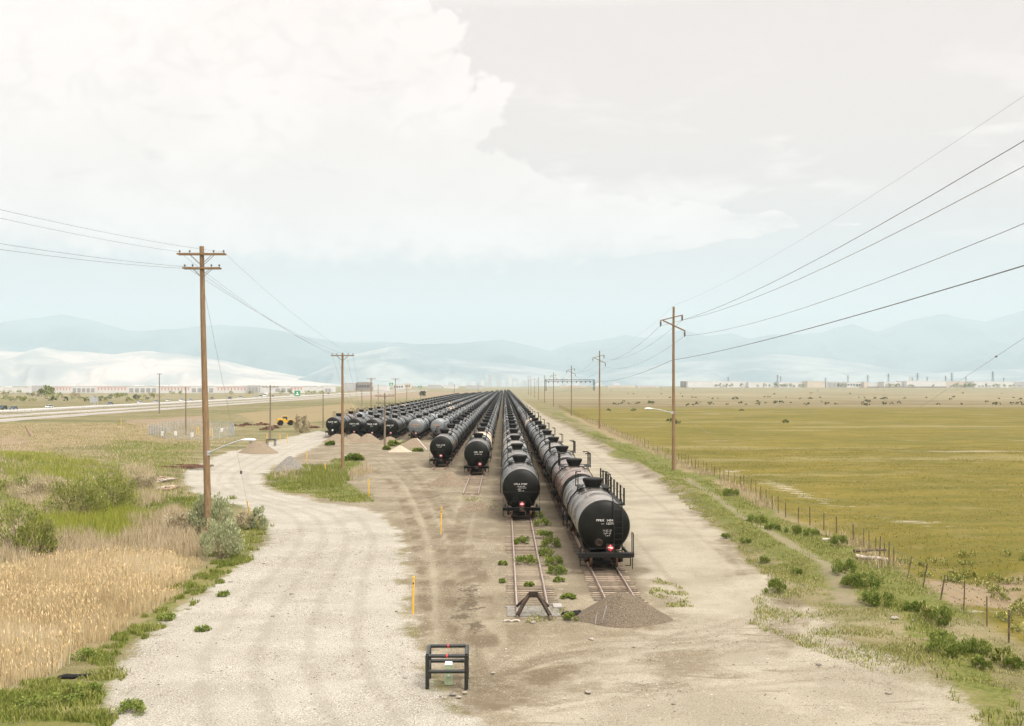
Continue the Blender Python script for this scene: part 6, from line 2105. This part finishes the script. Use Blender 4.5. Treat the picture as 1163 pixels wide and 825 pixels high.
building(-140, 36, 440.5, 1560, 90, 'low white shed roof at the far left behind the hedge', roofbits=4)
building(36, 46, 438.5, 1490, 40, 'grey block at the left end of the long white warehouse', 'wall_grey')
building(46.2, 345, 438.8, 1500, 110, 'very long white warehouse with dock doors and red stripes', docks=[(82, 108, .15, .72, 5), (146, 178, .15, .72, 5), (217, 243, .15, .72, 4), (312, 332, .2, .7, 3)],
         stripes=[(60, 81, .45, .80, 6), (110, 144, .45, .80, 9), (182, 216, .45, .80, 9), (246, 280, .45, .80, 9), (330, 344, .5, .8, 4)], roofbits=22)
building(281, 294, 438.2, 1494, 20, 'dark glazed office front on the long white warehouse', 'wall_grey', 'office_block', docks=[(282, 293, .1, .8, 3)])
building(366, 378, 438.5, 1700, 30, 'small white building left of the green island pole', docks=[(369, 376, .1, .6, 2)])
building(346, 362, 440, 1650, 40, 'pale low building right of the green sign', roofbits=3)
building(390, 404, 435.5, 1900, 40, 'pale grey building between two poles near the highway bend', 'wall_grey')
building(405, 420, 434.3, 1900, 40, 'dark brown office block above the highway bend', 'wall_brown', 'office_block', wins=8)
building(424, 440, 438, 2000, 40, 'pale low shed above the far tank rows', 'wall_white')
building(447, 458, 437, 2300, 40, 'pale building right of the small green sign', 'wall_white', wins=4)
building(458.5, 466, 436, 2400, 40, 'taller pale building right of another pale one', 'wall_tan', wins=3)
building(486, 500, 437.5, 2600, 50, 'low grey building right of the round dark bush', 'wall_grey')
building(504, 520, 437.8, 2800, 50, 'low pale building right of centre above the tank rows', 'wall_white')
building(530, 548, 438, 3000, 60, 'faint low shed near the vanishing point of the tracks', 'wall_grey')
for (a, b, t_, wl_, lb, kw) in [(690, 722, 438.2, 'wall_tan', 'low tan shed left of the wishbone pole', {}), (724, 748, 438.4, 'wall_white', 'low white shed with red bays near the wishbone pole', dict(stripes=[(726, 746, .2, .7, 7)])), (636, 668, 438.4, 'wall_tan', 'low tan shed behind the steel gantry', dict(stripes=[(640, 660, .2, .6, 4)])),
                                (776.5, 781, 433.2, 'wall_brown', 'dark brown end block of the white warehouse', {}), (781.2, 848, 433.4, 'wall_white', 'big plain white warehouse right of the tallest meadow pole', dict(roofbits=3)), (838, 857, 437, 'wall_blue', 'small blue clad building before the white warehouse', {}), (850, 876, 434.2, 'wall_white', 'white warehouse with tree row in front', {}), (858, 874, 438, 'wall_white', 'low white shed right of the blue building', {}),
                                (885, 916, 434.4, 'wall_white', 'long pale warehouse behind small trees', dict(roofbits=4)), (917, 937, 433.3, 'wall_tan', 'tall cream warehouse left of the open shed', {}), (938, 961, 434, 'wall_grey', 'open grey shed with a white roof', dict(docks=[(940, 960, .1, .8, 4)])), (962, 981, 434.6, 'wall_white', 'pale warehouse right of the open grey shed', dict(wins=6)), (981.5, 985.5, 434, 'wall_tan', 'narrow tan tower block', {}), (986, 1003, 435, 'wall_white', 'low white shed between tan tower and hedge', {}),
                                (1004, 1026, 434, 'wall_white', 'white warehouse left of the narrow red block', dict(docks=[(1005, 1012, .2, .6, 2)])), (1026.5, 1029.5, 433.2, 'wall_brown', 'narrow red brown block between white warehouses', {}), (1030, 1075, 433, 'wall_white', 'long bright white warehouse at right', dict(roofbits=5)), (1075.5, 1106, 433.3, 'wall_tan', 'tan warehouse right of the long bright white one', dict(docks=[(1078, 1104, .1, .4, 7)])), (1106.5, 1152, 433.6, 'wall_white', 'pale warehouse with dark loading bays at far right', dict(docks=[(1131, 1137, .05, .6, 1), (1110, 1126, .1, .4, 4)])), (1152.5, 1240, 434, 'wall_grey', 'grey white warehouse cut by the right frame edge', dict(docks=[(1155, 1220, .2, .5, 10)]))]:
    building(a, b, t_, 2950 + (a % 7) * 14, 60, lb, wl_, **kw)
# steel gantry
g = thing('steel_gantry', 'long dark steel gantry on two legs above the vanishing tracks', 'gantry', (0, 2000, hz(120, 2000)))
k = 2000 / F
xa, xb = (619.5 - CX) * k, (674.5 - CX) * k
zt = CAMZ + (HY - 431.3) * k - hz(120, 2000); zl = CAMZ + (HY - 433.4) * k - hz(120, 2000)
m = MB()
m.bar((xa, 0, zt), (xb, 0, zt), .8, .8); m.bar((xa, 0, zl), (xb, 0, zl), .7, .7)
for i in range(11):
    x0_, x1_ = xa + (xb - xa) * i / 11, xa + (xb - xa) * (i + 1) / 11
    m.bar((x0_, 0, zl), (x0_, 0, zt), .6, .6); m.bar((x0_, 0, zl), (x1_, 0, zt), .45, .45)
m.build('truss', M['steel_dark'], g)
for x in (xa, xb):
    m = MB()
    for dx_ in (-1.2, 1.2): m.bar((x + dx_, 0, -.5), (x + dx_, 0, zt), 1.0, 1.0)
    for i in range(5): m.bar((x - 1.2, 0, zt * i / 5), (x + 1.2, 0, zt * (i + 1) / 5), .4, .4)
    m.build('leg', M['steel_dark'], g)
for i in range(10):
    x = xa + (xb - xa) * (i + .7) / 10.5
    m = MB(); m.lathe([(.2, 0), (1.1, -.5), (1.1, -2.6), (.3, -3.2)], (x, 0, zl), 'z', 8); m.build('insulator_string', M['ceramic'], g)

# city towers against the mountains
cr = random.Random(3)
for i, (px, wd, pt) in enumerate([(556.5, 4.2, 425.5), (579.5, 4, 426.5), (590, 3, 428), (601, 4, 427.5), (603.5, 3, 430), (572, 3, 431), (566, 4, 432), (548, 4, 432.5), (538, 5, 433), (610, 4, 431), (617, 4, 432), (634, 4, 427.5), (640, 4, 429), (646, 3, 431), (655, 5, 433), (664, 4, 434), (628, 5, 432), (526, 5, 434), (512, 6, 434.5), (498, 5, 434), (585, 5, 433.5), (596, 3, 432.5), (680, 6, 434.5), (700, 8, 435)]):
    lb = 'tallest faint white tower in the hazy city' if i == 0 else ('second tallest faint tower, right of the vanishing tracks' if i == 1 else 'faint pale building in the hazy distant city')
    building(px - wd / 2, px + wd / 2, pt, 8800 + cr.uniform(-400, 600), 40, lb, 'wall_white' if i % 3 else 'wall_grey', 'city_building', wins=0, group='buildings of the hazy distant city')


def pylon(px, pt, Z, label):
    k = Z / F; x = (px - CX) * k; zg = hz(x, Z)
    h = CAMZ + (HY - pt) * k - zg
    t = thing('pylon', label, 'pylon', (x, Z, zg), 0, 'steel pylons behind the right warehouses')
    m = MB(); b = h * .07
    for sx in (-1, 1):
        for sy in (-1, 1): m.bar((sx * b, sy * b, 0), (sx * b * .18, sy * b * .18, h), h * .012, h * .012)
    for i in range(7):
        z0_, z1_ = h * i / 7, h * (i + 1) / 7
        r0, r1 = b * (1 - .82 * i / 7), b * (1 - .82 * (i + 1) / 7)
        m.bar((-r0, -r0, z0_), (r1, -r1, z1_), h * .008, h * .008); m.bar((r0, r0, z0_), (-r1, r1, z1_), h * .008, h * .008)
    m.build('lattice', M['steel_dark'], t)
    m = MB()
    for zz, ww in ((.74, .13), (.85, .16), (.96, .11)): m.bar((-h * ww, 0, h * zz), (h * ww, 0, h * zz), h * .012, h * .014)
    m.build('crossarms', M['steel_dark'], t)


for i, (px, pt) in enumerate([(883, 426), (886.5, 427.5), (937.5, 429), (963, 426.5), (985.5, 426), (1009, 424.5), (1036, 428.5), (1042, 424), (1053, 428), (1074, 427), (1081, 423.5), (1097, 428), (1127.5, 422), (1140, 429), (827, 428)]):
    pylon(px, pt, 4200 + (i % 3) * 150, 'tallest faint pylon at far right' if px == 1127.5 else 'faint thin lattice pylon behind the right warehouses')
for (px, pt, pb) in [(1040, 428, 434)]:
    k = 3060 / F; x = (px - CX) * k
    m = MB(); m.lathe([(3.2, -1), (2.6, CAMZ + (HY - pt) * k - hz(x, 3060))], (x, 3100, hz(x, 3060)), 'z', 12)
    tag(m.build('chimney_stack', M['wall_white'], smooth=40), 'short white stack behind the long bright warehouse', 'chimney')


# far trees and hedges
def far_tree(px, pbase, wpx, hpx, Z, label, material='leaf_dark', name='tree', group=None, n=260):
    k = Z / F; x = (px - CX) * k
    V, T, rnd, cl_ = shrub_mesh(wpx * k, hpx * k * .9, n, hpx * k * .16, material, int(px * 7 + Z), 'round', 16)
    t = thing(name, label, 'tree' if name == 'tree' else 'bush', (x, Z, hz(x, Z)), 0, group)
    o = np_mesh('crown' if name == 'tree' else 'foliage', V + np.array([0, 0, hpx * k * .1]), T, M[material], {'rnd': rnd}); o.parent = t
    m = MB(); m.path([(0, 0, -.3), (0, 0, hpx * k * .5)], [hpx * k * .035, hpx * k * .02], 6); m.build('trunk' if name == 'tree' else 'stem', M['twig'], t)


far_tree(53, 448, 17, 9.5, 1180, 'broad dark green tree left of the long white warehouse', 'leaf_olive', n=900)
far_tree(480, 444, 8, 6, 1050, 'single round dark bush above the far tank rows', 'leaf_dark', 'bush', n=500)
hr_ = random.Random(9)
for i in range(46):
    px = -14 + i * 4.3 + hr_.uniform(-1.5, 1.5)
    Z = hr_.choice([700, 780, 860, 930, 1000])
    far_tree(px, 0, hr_.uniform(5, 10), hr_.uniform(3.5, 6.5), Z, 'grey green bush in the hedge belt between highway and warehouse', hr_.choice(['leaf_olive', 'leaf_olive', 'leaf_brown', 'leaf_dark']), 'bush', 'hedge belt bushes beyond the highway', 200)
for (px, w_) in [(195, 7), (205, 5), (262, 6), (285, 5), (349, 8), (356, 6), (365, 5), (330, 5), (320, 6), (12, 9), (2, 8), (22, 7)]:
    far_tree(px, 0, w_, 4.5, 1250, 'olive bush standing before the warehouse wall', 'leaf_olive', 'bush', 'bushes along the warehouse', 160)
for i, px in enumerate([813.5, 818, 822, 825, 829, 831.5, 842, 860.5, 868.5, 874, 881, 886, 890, 893, 898, 902, 908, 912, 952, 956, 960, 973, 1010, 1014, 1018, 1020, 1033, 1037, 1060, 1083, 1087, 1091, 1097, 1101, 1104, 1107, 1120, 1128, 1131, 1141, 1147, 1151]):
    far_tree(px, 0, hr_.uniform(2.4, 5), hr_.uniform(3.2, 5.2), 2850, 'small green tree in front of the right warehouses', 'leaf_olive' if i % 3 else 'leaf_weed', 'tree', 'small trees before the right warehouses', 130)
fr2 = thing('board_fence', 'low dark boundary fence before the right warehouses', 'fence', (0, 2800, 0))
m = MB(); xa, xb = (985 - CX) * 2800 / F, (1075 - CX) * 2800 / F; m.box(((xa + xb) / 2, 0, hz(xb, 2800) + 1.6), (xb - xa, .3, 3.6)); m.build('boards', M['wall_brown'], fr2)

M['pebble'] = leafmat('mixed_pebbles', [(0, (.08, .065, .05)), (.5, (.21, .175, .135)), (.85, (.34, .30, .25)), (1, (.48, .45, .40))], .95, .15)
gravel('road_gravel', [PG([(118, 838), (142, 742), (200, 690), (252, 655), (290, 625), (303, 600), (440, 600), (458, 640), (463, 705), (478, 750), (510, 790), (560, 838)])], 22000, .012, .030, M['pebble'], 'loose gravel scattered over the left road', 300)
gravel('yard_gravel', [PG([(560, 838), (478, 750), (456, 660), (459, 624), (560, 600), (590, 690), (660, 720), (770, 715), (860, 690), (930, 715), (1060, 800), (1085, 838)])], 15000, .010, .026, M['pebble'], 'loose stones scattered over the dirt yard', 310)
